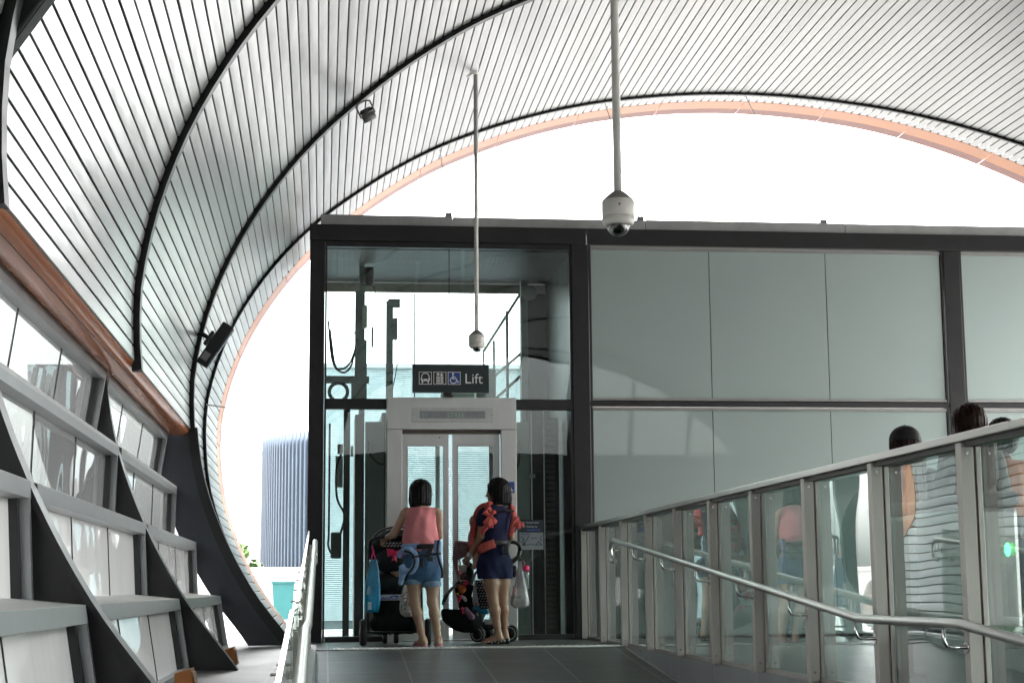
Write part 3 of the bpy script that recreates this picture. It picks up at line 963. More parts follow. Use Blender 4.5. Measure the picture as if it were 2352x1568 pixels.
# direction plate and area map inside the right side light
dpn = thing('level_sign', 'dark plate reading 01 Street Level and B1 Subway to', 'sign', None, (2.17, 17.18, 1.17))
MB().box(2.045, 2.30, 17.165, 17.178, 1.112, 1.24).build('sign_panel', mat('sign_slate', (0.018, 0.026, 0.036), 0.5), dpn)
GRW = mat('sign_grey_print', (0.5, 0.52, 0.55), 0.5)
text_mesh('01 Street Level', 0.027, 'lettering', GRW, dpn, (2.085, 17.1645, 1.204))
text_mesh('B1 Subway to', 0.027, 'lettering', GRW, dpn, (2.085, 17.1645, 1.162))
p = Plate(2.045, 17.1645, 1.112); p.disc(0.022, 0.100, 0.006); p.bar([(0.022, 0.066), (0.022, 0.048)], 0.004); p.bar([(0.014, 0.055), (0.022, 0.046), (0.030, 0.055)], 0.004); p.b.build('pictogram', GRW, dpn)
MB().box(2.125, 2.265, 17.1625, 17.1648, 1.128, 1.143).build('blue_tab', mat('tab_blue', (0.03, 0.10, 0.35), 0.5), dpn)
seat_children(dpn)
mp_ = thing('area_map', 'pale grey local area map panel under the dark level sign', 'map', None, (2.17, 17.18, 1.0))
MB().box(2.047, 2.298, 17.165, 17.178, 0.93, 1.108).build('map_panel', mat('map_grey', (0.34, 0.36, 0.39), 0.5, 0, 0.06), mp_)
p = Plate(2.047, 17.1645, 0.93)
for pts in ([(0.02, 0.05), (0.07, 0.09), (0.10, 0.15)], [(0.06, 0.05), (0.13, 0.055), (0.2, 0.045), (0.235, 0.06)], [(0.12, 0.115), (0.18, 0.125)], [(0.235, 0.14), (0.215, 0.11), (0.24, 0.09)], [(0.02, 0.13), (0.05, 0.105), (0.02, 0.08)], [(0.17, 0.05), (0.2, 0.085), (0.235, 0.045)]):
    p.bar(pts, 0.007)
p.poly([(0.03, 0.045), (0.055, 0.04), (0.06, 0.065), (0.045, 0.08)])
p.b.build('map_lines', mat('map_ink', (0.07, 0.08, 0.11), 0.5), mp_)
MB().box(2.062, 2.155, 17.1632, 17.1648, 1.089, 1.096).build('map_title', mat('map_blue', (0.05, 0.12, 0.3), 0.5), mp_)
seat_children(mp_)

# ---------------------------------------------------------------- machinery in the shaft
MACH = mat('machine_grey', (0.20, 0.23, 0.215), 0.5, 0.3, 0.2, 5)
MACHL = mat('machine_pale', (0.45, 0.5, 0.46), 0.5, 0.1, 0.15, 5)
RUB = mat('black_rubber', (0.012, 0.012, 0.013), 0.6)
hm = thing('hoist_mast', 'grey hoist mast with coiled hose at upper left inside the lift shaft', 'lift gear', None, (0.42, 18.3, 0))
MB().box(0.385, 0.45, 18.25, 18.35, 0, 4.14).box(0.34, 0.385, 18.28, 18.34, 2.6, 3.85).box(0.45, 0.475, 18.3, 18.34, 2.52, 3.3).build('mast', MACH, hm)
bm_ = MB()
for k in range(9):
    bm_.torus((0.49, 18.2, 3.92+0.022*k), 0.05, 0.012, 'Z', 18, 6)
bm_.build('spring', RUB, hm)
MB().box(0.42, 0.475, 18.18, 18.25, 3.42, 3.68, 0.015).box(0.43, 0.465, 18.176, 18.18, 3.46, 3.5).build('controller', MACHL, hm)
bm_ = MB()
for k in range(4):
    bm_.torus((0.53, 18.18, 3.36-0.035*k), 0.06-0.004*k, 0.013, 'X', 20, 6)
bm_.build('hose_coil', MACH, hm)
def cable(pts, r=0.007, nm='cable', mt_=None, par=None):
    return MB().tube(catmull(pts, 8), r, 6).build(nm, mt_ or RUB, par)
cable([(0.46, 18.25, 4.0), (0.56, 18.22, 3.85), (0.57, 18.2, 3.6), (0.48, 18.2, 3.44)], 0.006, par=hm)
cable([(0.05, 18.2, 3.7), (0.09, 18.2, 3.4), (0.2, 18.2, 3.22), (0.34, 18.25, 3.38)], 0.007, par=hm)
cable([(0.04, 18.2, 3.5), (0.09, 18.2, 3.05), (0.2, 18.2, 2.92), (0.3, 18.2, 3.0), (0.36, 18.25, 3.3)], 0.012, par=hm)
cable([(0.06, 18.2, 3.4), (0.12, 18.2, 3.0), (0.2, 18.2, 2.96), (0.28, 18.2, 3.02), (0.35, 18.25, 3.2)], 0.012, par=hm)
MB().box(0.02, 0.5, 18.22, 18.28, 2.80, 2.88).box(0.02, 0.62, 18.22, 18.28, 2.52, 2.62).box(0.3, 0.36, 18.2, 18.3, 2.62, 2.8).build('cross_beam', MACH, hm)
MB().torus((0.16, 18.2, 2.70), 0.10, 0.02, 'Y', 30, 8).build('pulley', RUB, hm)
seat_children(hm)
h2 = thing('counterweight_rail', 'slimmer grey rail post with motor block inside the lift shaft', 'lift gear', None, (0.74, 18.6, 0))
MB().box(0.70, 0.78, 18.58, 18.66, 2.4, 3.80).build('rail', MACH, h2)
MB().box(0.72, 0.86, 18.55, 18.62, 3.72, 3.82, 0.01).box(0.78, 0.83, 18.56, 18.64, 3.35, 3.6, 0.01).build('motor', MACH, h2)
cable([(0.8, 18.6, 3.4), (0.83, 18.6, 3.1), (0.78, 18.6, 2.8), (0.74, 18.6, 2.5)], 0.006, par=h2)
seat_children(h2)
h3 = thing('shaft_ladder', 'grey ladder frame and pulley at upper right inside the lift shaft', 'lift gear', None, (2.1, 18.5, 0))
b = MB()
b.box(2.22, 2.30, 18.3, 18.38, 0, 4.0).box(2.08, 2.11, 18.6, 18.64, 2.4, 3.7).box(1.96, 1.985, 18.9, 18.94, 2.4, 3.4).box(1.86, 1.88, 19.1, 19.13, 2.9, 3.3)
b.build('upright', MACH, h3)
b = MB()
for (a, c) in (((2.26, 18.34, 3.92), (1.87, 19.11, 3.3)), ((2.26, 18.34, 3.2), (1.87, 19.11, 2.9)), ((2.26, 18.34, 2.95), (1.97, 18.92, 2.7))):
    b.tube([a, c], 0.018, 6)
b.build('stay', MACH, h3)
MB().box(1.72, 1.95, 18.5, 18.7, 2.52, 3.02, 0.02).build('gearbox', MACHL, h3)
MB().box(1.35, 1.95, 18.9, 19.1, 2.45, 2.78, 0.01).build('tray', MACHL, h3)
MB().lathe([(0.06, 0), (0.085, 0.01), (0.085, 0.03), (0.06, 0.04)], (2.32, 18.25, 3.85), 20, 'Y').build('pulley', MACH, h3)
seat_children(h3)
h4 = thing('guide_rail', 'black guide rail with clamps behind the left side light of the lift', 'lift gear', None, (0.26, 17.8, 0))
MB().box(0.215, 0.285, 17.75, 17.8, 0, 2.5).build('rail', mat('rail_black', (0.012, 0.015, 0.015), 0.45, 0.3), h4)
MB().box(0.13, 0.21, 17.75, 17.82, 1.62, 1.95).box(0.15, 0.21, 17.72, 17.8, 1.98, 2.08).box(0.29, 0.32, 17.74, 17.8, 1.95, 2.06).build('bracket', MACH, h4)
MB().box(0.085, 0.20, 17.70, 17.80, 0.86, 1.14, 0.02).build('junction_box', mat('box_dark', (0.03, 0.04, 0.04), 0.5), h4)
cable([(0.19, 17.74, 1.98), (0.14, 17.74, 1.8), (0.15, 17.74, 1.5), (0.23, 17.74, 1.32), (0.19, 17.74, 1.12)], 0.014, par=h4)
cable([(0.065, 17.72, 2.3), (0.065, 17.72, 1.2), (0.06, 17.72, 1.0), (0.11, 17.72, 0.88)], 0.013, 'pipe', par=h4)
cable([(0.48, 17.49, 2.1), (0.5, 17.49, 1.95), (0.58, 17.49, 1.86), (0.65, 17.49, 1.85)], 0.009, par=h4)
seat_children(h4)
h5 = thing('rail_pair', 'dark rail and steel strips behind the right side light of the lift', 'lift gear', None, (2.35, 17.9, 0))
MB().box(2.20, 2.235, 17.8, 17.85, 0, 2.5).box(2.24, 2.25, 17.8, 17.82, 0, 2.5).build('rail', mat('rail_black2', (0.02, 0.022, 0.022), 0.45, 0.3), h5)
MB().box(2.258, 2.268, 17.8, 17.82, 0, 2.5).box(2.40, 2.412, 17.85, 17.86, 0, 2.5).build('steel_strip', STEEL, h5)
MB().box(2.2, 2.3, 17.78, 17.8, 1.72, 1.76).box(2.18, 2.22, 17.78, 17.8, 1.5, 1.58).build('bracket', MACH, h5)
cable([(2.06, 17.48, 1.8), (2.09, 17.48, 1.87), (2.1, 17.48, 2.1)], 0.008, par=h5)
seat_children(h5)

# ================================================================ right glass balustrade
BG = glass('balustrade_glass', (0.84, 0.93, 0.91), (0.6, 0.68, 0.66), 0.03, 0.0, 1.5, 0.004, 0.03, 1.3)
PSTEEL = mat('post_steel', (0.44, 0.41, 0.38), 0.4, 0.75, 0.14, 3, 0.05, 50, stretch=(1, 1, 0.25))
RSTEEL = mat('rail_steel', (0.5, 0.485, 0.46), 0.3, 0.9, 0.12, 4, 0.04, 60, stretch=(1, 0.3, 1))
bal = thing('glass_balustrade', 'long glass balustrade with steel posts and flat top rail right of the ramp', 'balustrade', None, (2.75, 10.5, 0))
PY = [17.22-1.162*k for k in range(13)]
for y in PY:
    b = MB().box(2.700, 2.757, y-0.03, y+0.03, 0.004, 1.138, 0.003)
    po = b.build('post', PSTEEL, bal)
    MB().box(2.766, 2.788, y-0.036, y+0.036, 0.004, 1.138, 0.002).box(2.757, 2.766, y-0.012, y+0.012, 0.02, 1.137).build('clamp_strip', PSTEEL, po)
    b = MB()
    for zz in (0.06, 1.09):
        b.lathe([(0.007, 0), (0.007, 0.004), (0.004, 0.006)], (2.728, y-0.0365, zz), 10, 'Y')
    b.build('bolt', CHROME, po)
for a, c in zip(PY[:-1], PY[1:]):
    gp = MB().box(2.777, 2.789, c+0.045, a-0.045, 0.03, 1.132, 0).build('glass_panel', BG, bal)
    MB().box(2.766, 2.80, c+0.04, a-0.04, 0.004, 0.03, 0).build('base_channel', PSTEEL, gp)
b = MB()
for y0, y1 in ((17.28, 14.4), (14.393, 10.0), (9.993, 6.2), (6.193, 3.1)):
    b.box(2.688, 2.806, y1, y0, 1.14, 1.176, 0.004)
b.build('top_rail', RSTEEL, bal)
MB().box(2.72, 2.775, 3.1, 17.28, 1.118, 1.1385, 0).build('rail_channel', mat('rail_channel_dark', (0.1, 0.095, 0.09), 0.5, 0.4), bal)  # plain dark metal channel under the flat rail
seat_children(bal)

def handrail(x, sgn, label, posts, wall_x):
    t = thing('handrail', label, 'handrail', None, (x, 10, 0))
    H = 0.972
    pts = [(x, 14.60, 0.765), (x, 14.70, 0.765), (x, 14.79, 0.785), (x, 14.835, 0.83), (x, 14.83, 0.895), (x, 14.77, 0.935), (x, 14.68, ramp_z(14.68)+H), (x, 14.5, ramp_z(14.5)+H)]
    for y in (12.0, 10.0, 8.1, 7.92): pts.append((x, y, ramp_z(y)+H))
    for y in (7.86, 7.4, 6.9, 6.62): pts.append((x, y, ramp_z(7.0)+H-0.003))
    for y in (6.54, 6.0, 4.5, 3.2): pts.append((x, y, ramp_z(y)+H))
    MB().tube(pts, 0.0215, 16).build('rail', RSTEEL, t)
    for y in posts:
        z = ramp_z(y)+H
        b = MB()
        b.tube([(x, y, z-0.018), (x, y, z-0.075), (x+sgn*0.012, y, z-0.098), (x+sgn*0.035, y, z-0.104), (wall_x, y, z-0.104)], 0.0085, 8)
        b.lathe([(0.026, 0.0), (0.026, 0.006)], (wall_x-(0.006 if sgn > 0 else 0), y, z-0.104), 14, 'X')
        b.build('bracket', CHROME, t)
    seat_children(t)
handrail(2.60, 1, 'tubular steel handrail on the right side of the ramp with a looped end', [y+0.0 for y in PY[2:12]], 2.70)
handrail(-0.065, -1, 'tubular steel handrail on the left side of the ramp seen end on', [y-0.3 for y in PY[2:12]], -0.105)

lb_ = thing('low_glass_balustrade', 'stepped glass balustrade seen edge on along the left side of the ramp', 'balustrade', None, (-0.13, 9, 0))
LBG = glass('edge_glass', (0.82, 0.86, 0.84), (0.55, 0.55, 0.53), 0.25, 0.0, 1.5, 0.0, 0.1, 0.3)
for y0, y1 in ((14.6, 12.4), (12.37, 10.2), (10.17, 7.95), (7.9, 6.7), (6.65, 4.4), (4.37, 2.6)):
    if y1 < 7.9:
        h0, h1 = ramp_z(y0)+1.04, ramp_z(y1)+1.04
    else:
        h0, h1 = ramp_z(y0)+1.06, ramp_z(y1)+1.06
    zb0, zb1 = 0.04, 0.04
    gp = MB().hexa([(-0.124, y0, zb0), (-0.112, y0, zb0), (-0.112, y0, h0), (-0.124, y0, h0)], [(-0.124, y1, zb1), (-0.112, y1, zb1), (-0.112, y1, h1), (-0.124, y1, h1)]).build('glass_panel', LBG, lb_)
    MB().hexa([(-0.126, y0, h0), (-0.110, y0, h0), (-0.110, y0, h0+0.01), (-0.126, y0, h0+0.01)], [(-0.126, y1, h1), (-0.110, y1, h1), (-0.110, y1, h1+0.01), (-0.126, y1, h1+0.01)]).build('cap_strip', CHROME, gp)
for k in range(14):
    y = 14.3-0.85*k
    zt = ramp_z(y)+0.80
    b = MB()
    b.lathe([(0.020, -0.02), (0.020, -0.008), (0.008, -0.006), (0.008, 0.006), (0.020, 0.008), (0.020, 0.02)], (-0.118, y, zt), 12, 'X')
    b.tube([(-0.105, y, zt), (-0.075, y, zt)], 0.007, 8)
    b.tube([(-0.20, y, zt), (-0.125, y, zt)], 0.006, 8)
    b.build('clamp', PSTEEL, lb_)
for k in range(8):
    y = 13.9-1.5*k
    MB().box(-0.108, -0.09, y-0.03, y+0.03, 0.05, ramp_z(y)+0.99, 0.002).build('post', PSTEEL, lb_)
seat_children(lb_)

# ================================================================ ceiling cameras
CAMW = mat('camera_shell', (0.85, 0.83, 0.78), 0.4, 0, 0.04, 4)
CAMD = mat('camera_cone', (0.3, 0.29, 0.28), 0.5)
DOME = mat('smoked_dome', (0.008, 0.008, 0.009), 0.06, 0, 0, spec=0.7, coat=1.0)
def cctv(x, y, z, ztop, tilt, label):
    """z: height of the dome's lower rim; ztop: where the pole meets the slats"""
    t = thing('dome_camera', label, 'camera', 'ceiling dome cameras', (x, y, z))
    MB().lathe([(0.0215, 0.17), (0.0215, ztop-z)], (x, y, z), 18).build('pole', CAMW, t)
    MB().lathe([(0.024, 0.176), (0.034, 0.172), (0.078, 0.132), (0.080, 0.128)], (x, y, z), 28).build('cone', CAMD, t)
    MB().lathe([(0.080, 0.128), (0.0838, 0.124), (0.0838, 0.047), (0.0815, 0.045), (0.0815, 0.042), (0.0845, 0.040), (0.0830, 0.018), (0.0765, 0.004), (0.074, 0.0), (0.05, 0.0)], (x, y, z), 32).build('housing', CAMW, t)
    dm = MB().lathe([(0.060*math.cos(a), -0.060*math.sin(a)) for a in np.linspace(0, 1.52, 10)], (x, y, z+0.002), 28).build('dome', glass('dome_clear', (0.6, 0.6, 0.6), (0.3, 0.3, 0.3), 0.02, 0, 1.5, 0, 0.01), t)
    MB().lathe([(0.045*math.cos(a), -0.046*math.sin(a)) for a in np.linspace(0, 1.5, 8)], (x, y, z+0.002), 20).build('lens_ball', DOME, dm)
    MB().box(x-0.012, x-0.004, y-0.0858, y-0.083, z+0.088, z+0.096).build('screw', GASK, t)
    tl = Matrix.Rotation(tilt, 4, 'Y')
    f = MB().lathe([(0.13, 0.0), (0.13, 0.008), (0.028, 0.02), (0.023, 0.05)], (0, 0, -0.03), 28).build('flange', CAMW, t)
    f.data.transform(Matrix.Translation((x, y, ztop)) @ tl @ Matrix.Rotation(math.pi, 4, 'X'))
    seat_children(t)
    return t
def roof_z(x):
    xo = x/K
    i = np.argmin(np.abs(prof[:len(prof)//2+1, 0]-xo)+(prof[:len(prof)//2+1, 1] < 2.6)*9)
    return 0.54+(prof[i, 1]-0.54)*K
cctv(1.536, 16.4, 2.945, roof_z(1.536)-0.02, math.radians(-32), 'white dome camera on a pole hung from the slats in front of the lift')
cctv(1.489, 8.1, 2.367, roof_z(1.489)-0.02, math.radians(-32), 'larger looking white dome camera on a thick pole entering from the top edge')

# ================================================================ lamps on the ribs
LAMPG = mat('lamp_grey_cast', (0.22, 0.22, 0.22), 0.5, 0.4, 0.1)
LENS = mat('lamp_lens', (0.6, 0.6, 0.58), 0.15, 0, 0.03, spec=0.6)
def place(objs, mtx):
    for o in objs:
        o.data.transform(mtx)
t = thing('round_spotlight', 'grey round spotlight on a yoke under the second black rib', 'spotlight', None, (0.345, 14.42, 4.75))
fins = MB().lathe([(0.03, 0.0), (0.075, 0.005), (0.08, 0.02), (0.08, 0.05), (0.086, 0.052), (0.086, 0.062), (0.08, 0.064), (0.08, 0.078), (0.092, 0.08), (0.092, 0.17), (0.086, 0.172)], (0, 0, 0), 26)
body = fins.build('lamp_body', LAMPG, t)
lens = MB().lathe([(0.085, 0.171), (0.06, 0.176), (0.01, 0.178)], (0, 0, 0), 24).build('lens', LENS, t)
fin = MB()
for k in range(24):
    a = 2*math.pi*k/24
    fin.box(-0.004, 0.004, 0.074, 0.089, 0.022, 0.048)
    n8 = len(fin.v)
    c_, s_ = math.cos(a), math.sin(a)
    fin.v[n8-8:] = [(vx*c_-vy*s_, vx*s_+vy*c_, vz) for vx, vy, vz in fin.v[n8-8:]]
finob = fin.build('cooling_fin', GASK, t)
yk = MB().tube([(-0.1, 0, 0.1), (-0.1, 0, -0.06), (-0.05, 0, -0.09), (0.05, 0, -0.09), (0.1, 0, -0.06), (0.1, 0, 0.1)], 0.012, 8).build('yoke', LAMPG, t)
Mx = Matrix.Translation((0.345, 14.42, 4.83)) @ Matrix.Scale(0.7, 4) @ Matrix.Rotation(math.radians(-28), 4, 'Y') @ Matrix.Rotation(math.radians(195), 4, 'X')
place([body, lens, finob, yk], Mx)
seat_children(t)
def bar_flood(x, y, z, rot, label, sc=1.0):
    t = thing('bar_floodlight', label, 'floodlight', 'black bar floodlights on the ribs', (x, y, z))
    a = MB().box(-0.30*sc, 0.30*sc, -0.05, 0.05, -0.065, 0.045, 0.010).build('lamp_body', BLACK, t)
    b = MB().box(-0.28*sc, 0.28*sc, -0.042, 0.042, -0.069, -0.0655, 0).build('lens', mat('dark_lens', (0.02, 0.02, 0.025), 0.15, spec=0.6), t)
    c = MB().tube([(0.02, 0, 0.05), (0.02, 0, 0.13), (0.0, 0.03, 0.17)], 0.02, 8).box(-0.05, 0.09, -0.04, 0.04, 0.054, 0.085, 0.008).build('arm', BLACK, t)
    d = MB().box(-0.24*sc, -0.13*sc, -0.0525, -0.05, -0.03, 0.03).build('rating_plate', LAMPG, t)
    place([a, b, c, d], Matrix.Translation((x, y, z)) @ rot)
    seat_children(t)
bar_flood(-0.955, 14.40, 2.66, Matrix.Rotation(math.radians(-57), 4, 'Y') , 'black bar floodlight tilted off the second rib on the left', 0.7)
bar_flood(-1.085, 5.92, 2.69, Matrix.Rotation(math.radians(-57), 4, 'Y'), 'black bar floodlight cut by the top left corner of the picture', 0.9)
# two small lit downlights in the vault, mirrored in the lift glass
LIT = mat('lit_lens', (1, 0.9, 0.7), 0.4, 0, 0, emit=(1.0, 0.82, 0.5, 9.0))
for (x, y, lab) in ((2.62, 4.35, 'small lit downlight among the slats, mirrored in the clear lift glass'), (8.05, -1.5, 'small lit downlight among the slats, mirrored in the frosted panels')):
    z = roof_z(x if x < 5.2 else 2*6.3*K-x)-0.04
    t = thing('ceiling_downlight', lab, 'downlight', 'downlights in the slats', (x, y, z))
    MB().lathe([(0.10, 0.02), (0.10, -0.01), (0.085, -0.012)], (x, y, z), 24).build('trim_ring', CAMW, t)
    MB().lathe([(0.084, -0.008), (0.01, -0.009)], (x, y, z), 24).build('lit_lens', LIT, t)
    seat_children(t)

# thin stay wires
WIRE = mat('stay_wire', (0.7, 0.7, 0.68), 0.4, 0.6)
def wire(p0, p1, label, r=0.004):
    tag(MB().tube([p0, p1], r, 6).build('stay_wire', WIRE), label, 'wire', 'thin white stay wires')
def yb_world(x):
    z = roof_z(x); zo = (z-0.54)/K+0.54
    return YB(zo)*K, z
for x, lab in ((1.32, 'thin vertical stay wire above the leftmost gutter bracket'), (3.42, 'thin vertical stay wire above the middle gutter bracket'), (5.25, 'thin vertical stay wire nearest the right end of the gutter')):
    yy, zz = yb_world(x if x < 5.2 else 10.4-x)
    wire((x, YF+0.09, 4.575), (x+0.02, yy, zz-0.04), lab, 0.005)
wire((-1.14, 16.2, 2.33), (-0.165, 17.25, 2.30), 'thin horizontal stay wire from the vault to the left lift column', 0.006)

# ================================================================ concourse on the right: ticket gate
GATE = mat('gate_steel', (0.32, 0.31, 0.30), 0.33, 0.85, 0.1, 3)
GATED = mat('gate_dark', (0.03, 0.03, 0.032), 0.4)
FLAP = glass('gate_flap_glass', (0.86, 0.93, 0.91), (0.6, 0.66, 0.64), 0.12, 0, 1.5, 0, 0.03)
def gate(x, y, label, led):
    t = thing('ticket_gate', label, 'ticket gate', 'ticket gates beyond the balustrade', (x, y, 0))
    MB().box(x, x+0.26, y, y+1.7, 0.0, 0.95, 0.03).build('cabinet', GATE, t)
    MB().box(x-0.01, x+0.27, y-0.02, y+1.72, 0.952, 1.03, 0.03).build('top_cover', GATED, t)
    # rounded glass wing
    ou = [(x-0.02, 0.34)]+[(x-0.02-0.46*math.sin(a)**0.8, 0.77-0.43*math.cos(a)) for a in np.linspace(0.05, math.pi-0.05, 16)]+[(x-0.02, 1.2)]
    n = len(ou)
    MB().add([(u, y+0.8, v) for u, v in ou]+[(u, y+0.812, v) for u, v in ou], [tuple(range(n)), tuple(range(2*n-1, n-1, -1))]+[(i, (i+1) % n, (i+1) % n+n, i+n) for i in range(n)]).build('glass_wing', FLAP, t)
    MB().ell((x+0.185, y-0.001, 0.72), (0.016, 0.012, 0.036), 16, 10).build('status_light', led, t)
    MB().box(x+0.04, x+0.22, y-0.006, y+0.0, 0.2, 0.6, 0.004).build('service_door', GATE, t)
    seat_children(t)
LEDG = mat('gate_led', (0.1, 0.9, 0.2), 0.4, 0, 0, emit=(0.03, 0.9, 0.12, 1.6))
gate(3.46, 8.5, 'steel ticket gate with a lit green lamp behind the balustrade glass', LEDG)
gate(4.55, 8.5, 'steel ticket gate farther from the balustrade, behind the lit one', GATED)
lowc = thing('floor_cabinet', 'low dark steel cabinet behind the glass at the lower right corner', 'cabinet', None, (3.2, 7.9, 0))
MB().box(3.05, 3.45, 7.0, 8.2, 0.0, 0.30, 0.01).build('body', GATE, lowc)
MB().box(3.045, 3.455, 6.99, 8.21, 0.302, 0.33, 0.006).build('lid', GATED, lowc)
MB().box(3.1, 3.24, 6.992, 6.998, 0.05, 0.26).build('hatch', GATED, lowc)
seat_children(lowc)

# dark panelled block that closes the far end behind the photographer (seen mirrored in the glass)
blk = thing('plant_block', 'dark panelled block seen mirrored in the lift glass', 'building', None, (5, -8.2, 0))
MB().box(-1.0, 10.9, -9.4, -7.2, -1.4, 3.9).build('wall', mat('dark_block', (0.05, 0.053, 0.055), 0.5, 0, 0.2, 1.0), blk)
b = MB()
for k in range(9):
    b.box(-1.0+1.32*k, -0.96+1.32*k, -7.2, -7.18, -1.2, 3.88)
b.build('joint_rib', CHAR, blk)
seat_children(blk)

# glazed gable that fills the vault's far end behind the photographer; its mullions show in the reflections
es = thing('end_screen', 'glazed end wall of the vault with dark mullions, seen mirrored in the panels', 'glass wall', None, (5.2, -8.7, 0))
EG = glass('gable_glass', (0.30, 0.335, 0.33), (0.5, 0.52, 0.5), 0.1, 0.0, 1.5, 0.0, 0.03)
ssq = np.linspace(SB, SR, 60)
ye = YEND*K-0.05
outl = [VP(*P_at(q_), YEND) for q_ in ssq]
outl = [(a, ye, c) for a, b_, c in outl]
MB().add(outl, [tuple(range(len(outl)))]).build('glass_pane', EG, es, fix=False)
for x in np.arange(0.4, 11.0, 1.55):
    zt_ = roof_z(x if x < 5.2 else 2*6.3*K-x)
    MB().tube([(x, ye+0.06, 1.0), (x-0.05, ye+0.06, 3.9), (x+0.12, ye+0.06, zt_-0.03)], 0.055, 8).build('mullion', BLACK, es)
seat_children(es)

# ================================================================ outside, beyond the canopy
fin_wall = thing('fluted_building', 'round blue-grey building clad in upright fins beyond the canopy', 'building', None, (7.2, 69, 0))
cx, cy_, Rr = 7.0, 69.0, 9.4
MB().lathe([(Rr-0.16, 1.15), (Rr-0.16, 6.5)], (cx, cy_, 0), 120).build('wall', mat('recess_shade_blue', (0.025, 0.038, 0.065), 0.5, 0.1, 0.1, 1), fin_wall)  # darker blue puts the shade between the fins into the colour
b = MB()
for i in range(210):
    a = 2*math.pi*i/210
    c_, s_ = math.cos(a), math.sin(a)
    q4 = [(cx+r_*c_-t_*s_, cy_+r_*s_+t_*c_) for r_, t_ in ((Rr-0.15, -0.05), (Rr+0.14, -0.05), (Rr+0.14, 0.05), (Rr-0.15, 0.05))]
    b.hexa([(x, y, 1.15) for x, y in q4], [(x, y, 6.55) for x, y in q4])
b.build('fin_cladding', mat('blue_grey_fins', (0.11, 0.14, 0.185), 0.5, 0.2, 0.1, 1), fin_wall)
MB().lathe([(Rr-0.3, 0.0), (Rr-0.3, 1.15)], (cx, cy_, -0.02), 60).build('base_wall', mat('pale_base', (0.45, 0.44, 0.42), 0.7), fin_wall)
seat_children(fin_wall)
def tower(x0, x1, y, h, label, tint, floors, cols):
    t = thing('tower_block', label, 'tower block', 'pale tower blocks in the distance', ((x0+x1)/2, y, 0))
    wl = MB().box(x0, x1, y, y+14, 0, h).build('wall', mat('tower_'+'_'.join(str(int(c*100)) for c in tint), tint, 0.8, 0, 0.05, 0.1), t)
    W_ = mat('tower_window', (0.2, 0.24, 0.28), 0.3)
    for c in range(cols):
        b = MB()
        xx = x0+(x1-x0)*(c+0.5)/cols
        for f in range(floors):
            zz = h*(f+0.45)/floors
            b.box(xx-0.28*(x1-x0)/cols, xx+0.22*(x1-x0)/cols, y-0.05, y, zz-0.25*h/floors, zz+0.2*h/floors)
        b.build('window_column', W_, t)
    MB().box(x0-0.4, x1+0.4, y-0.4, y+14.4, h, h+0.8).build('roof', mat('tower_roof', (0.5, 0.5, 0.5), 0.8), t)
    seat_children(t)
tower(-18.5, -14.2, 300, 29, 'pale tower block half hidden by the canopy rim, left of the others', (0.55, 0.57, 0.6), 10, 2)
tower(-13.6, -11.4, 280, 23, 'slim white tower block left of the fluted building', (0.62, 0.62, 0.62), 8, 2)
tower(-10.9, -9.3, 300, 25, 'pale green tower block right behind the tree', (0.5, 0.6, 0.42), 9, 1)
tower(-75, -45, 70, 34, 'large pale office block seen through the side windows', (0.5, 0.52, 0.53), 9, 8)
ob = thing('office_building', 'pale banded office building seen blurred through the upper side windows', 'building', None, (-24, 40, 0))
MB().box(-34, -22, 22, 75, 0, 19).build('wall', mat('office_wall', (0.13, 0.13, 0.128), 0.7, 0, 0.06, 0.3), ob)
for f in range(6):
    MB().box(-22.0, -21.94, 22.5, 74.5, 1.4+3.0*f, 3.1+3.0*f).build('window_band', mat('office_glass', (0.02, 0.05, 0.055), 0.3, 0, 0.3, 0.6), ob)
for k in range(14):
    MB().box(-21.95, -21.86, 22.4+4*k, 22.75+4*k, 0, 19).build('pilaster', M['office_wall'], ob)
seat_children(ob)
par = thing('boundary_wall', 'long low pale wall crossing behind the bins outside', 'wall', None, (0, 46, 0))
MB().box(-30, 14, 46, 46.25, -0.02, 1.02).build('wall', mat('pale_render', (0.6, 0.58, 0.56), 0.8), par)
MB().box(-30, 14, 45.95, 46.3, 1.021, 1.14).build('coping', mat('pale_coping', (0.62, 0.57, 0.53), 0.8), par)
b = MB()
for k in range(24):
    b.box(-29+1.8*k, -28.8+1.8*k, 45.93, 45.998, -0.02, 1.0)
b.build("pier", M["pale_render"], par)
seat_children(par)
TEAL = mat('teal_plastic', (0.02, 0.12, 0.12), 0.5, 0, 0.08)
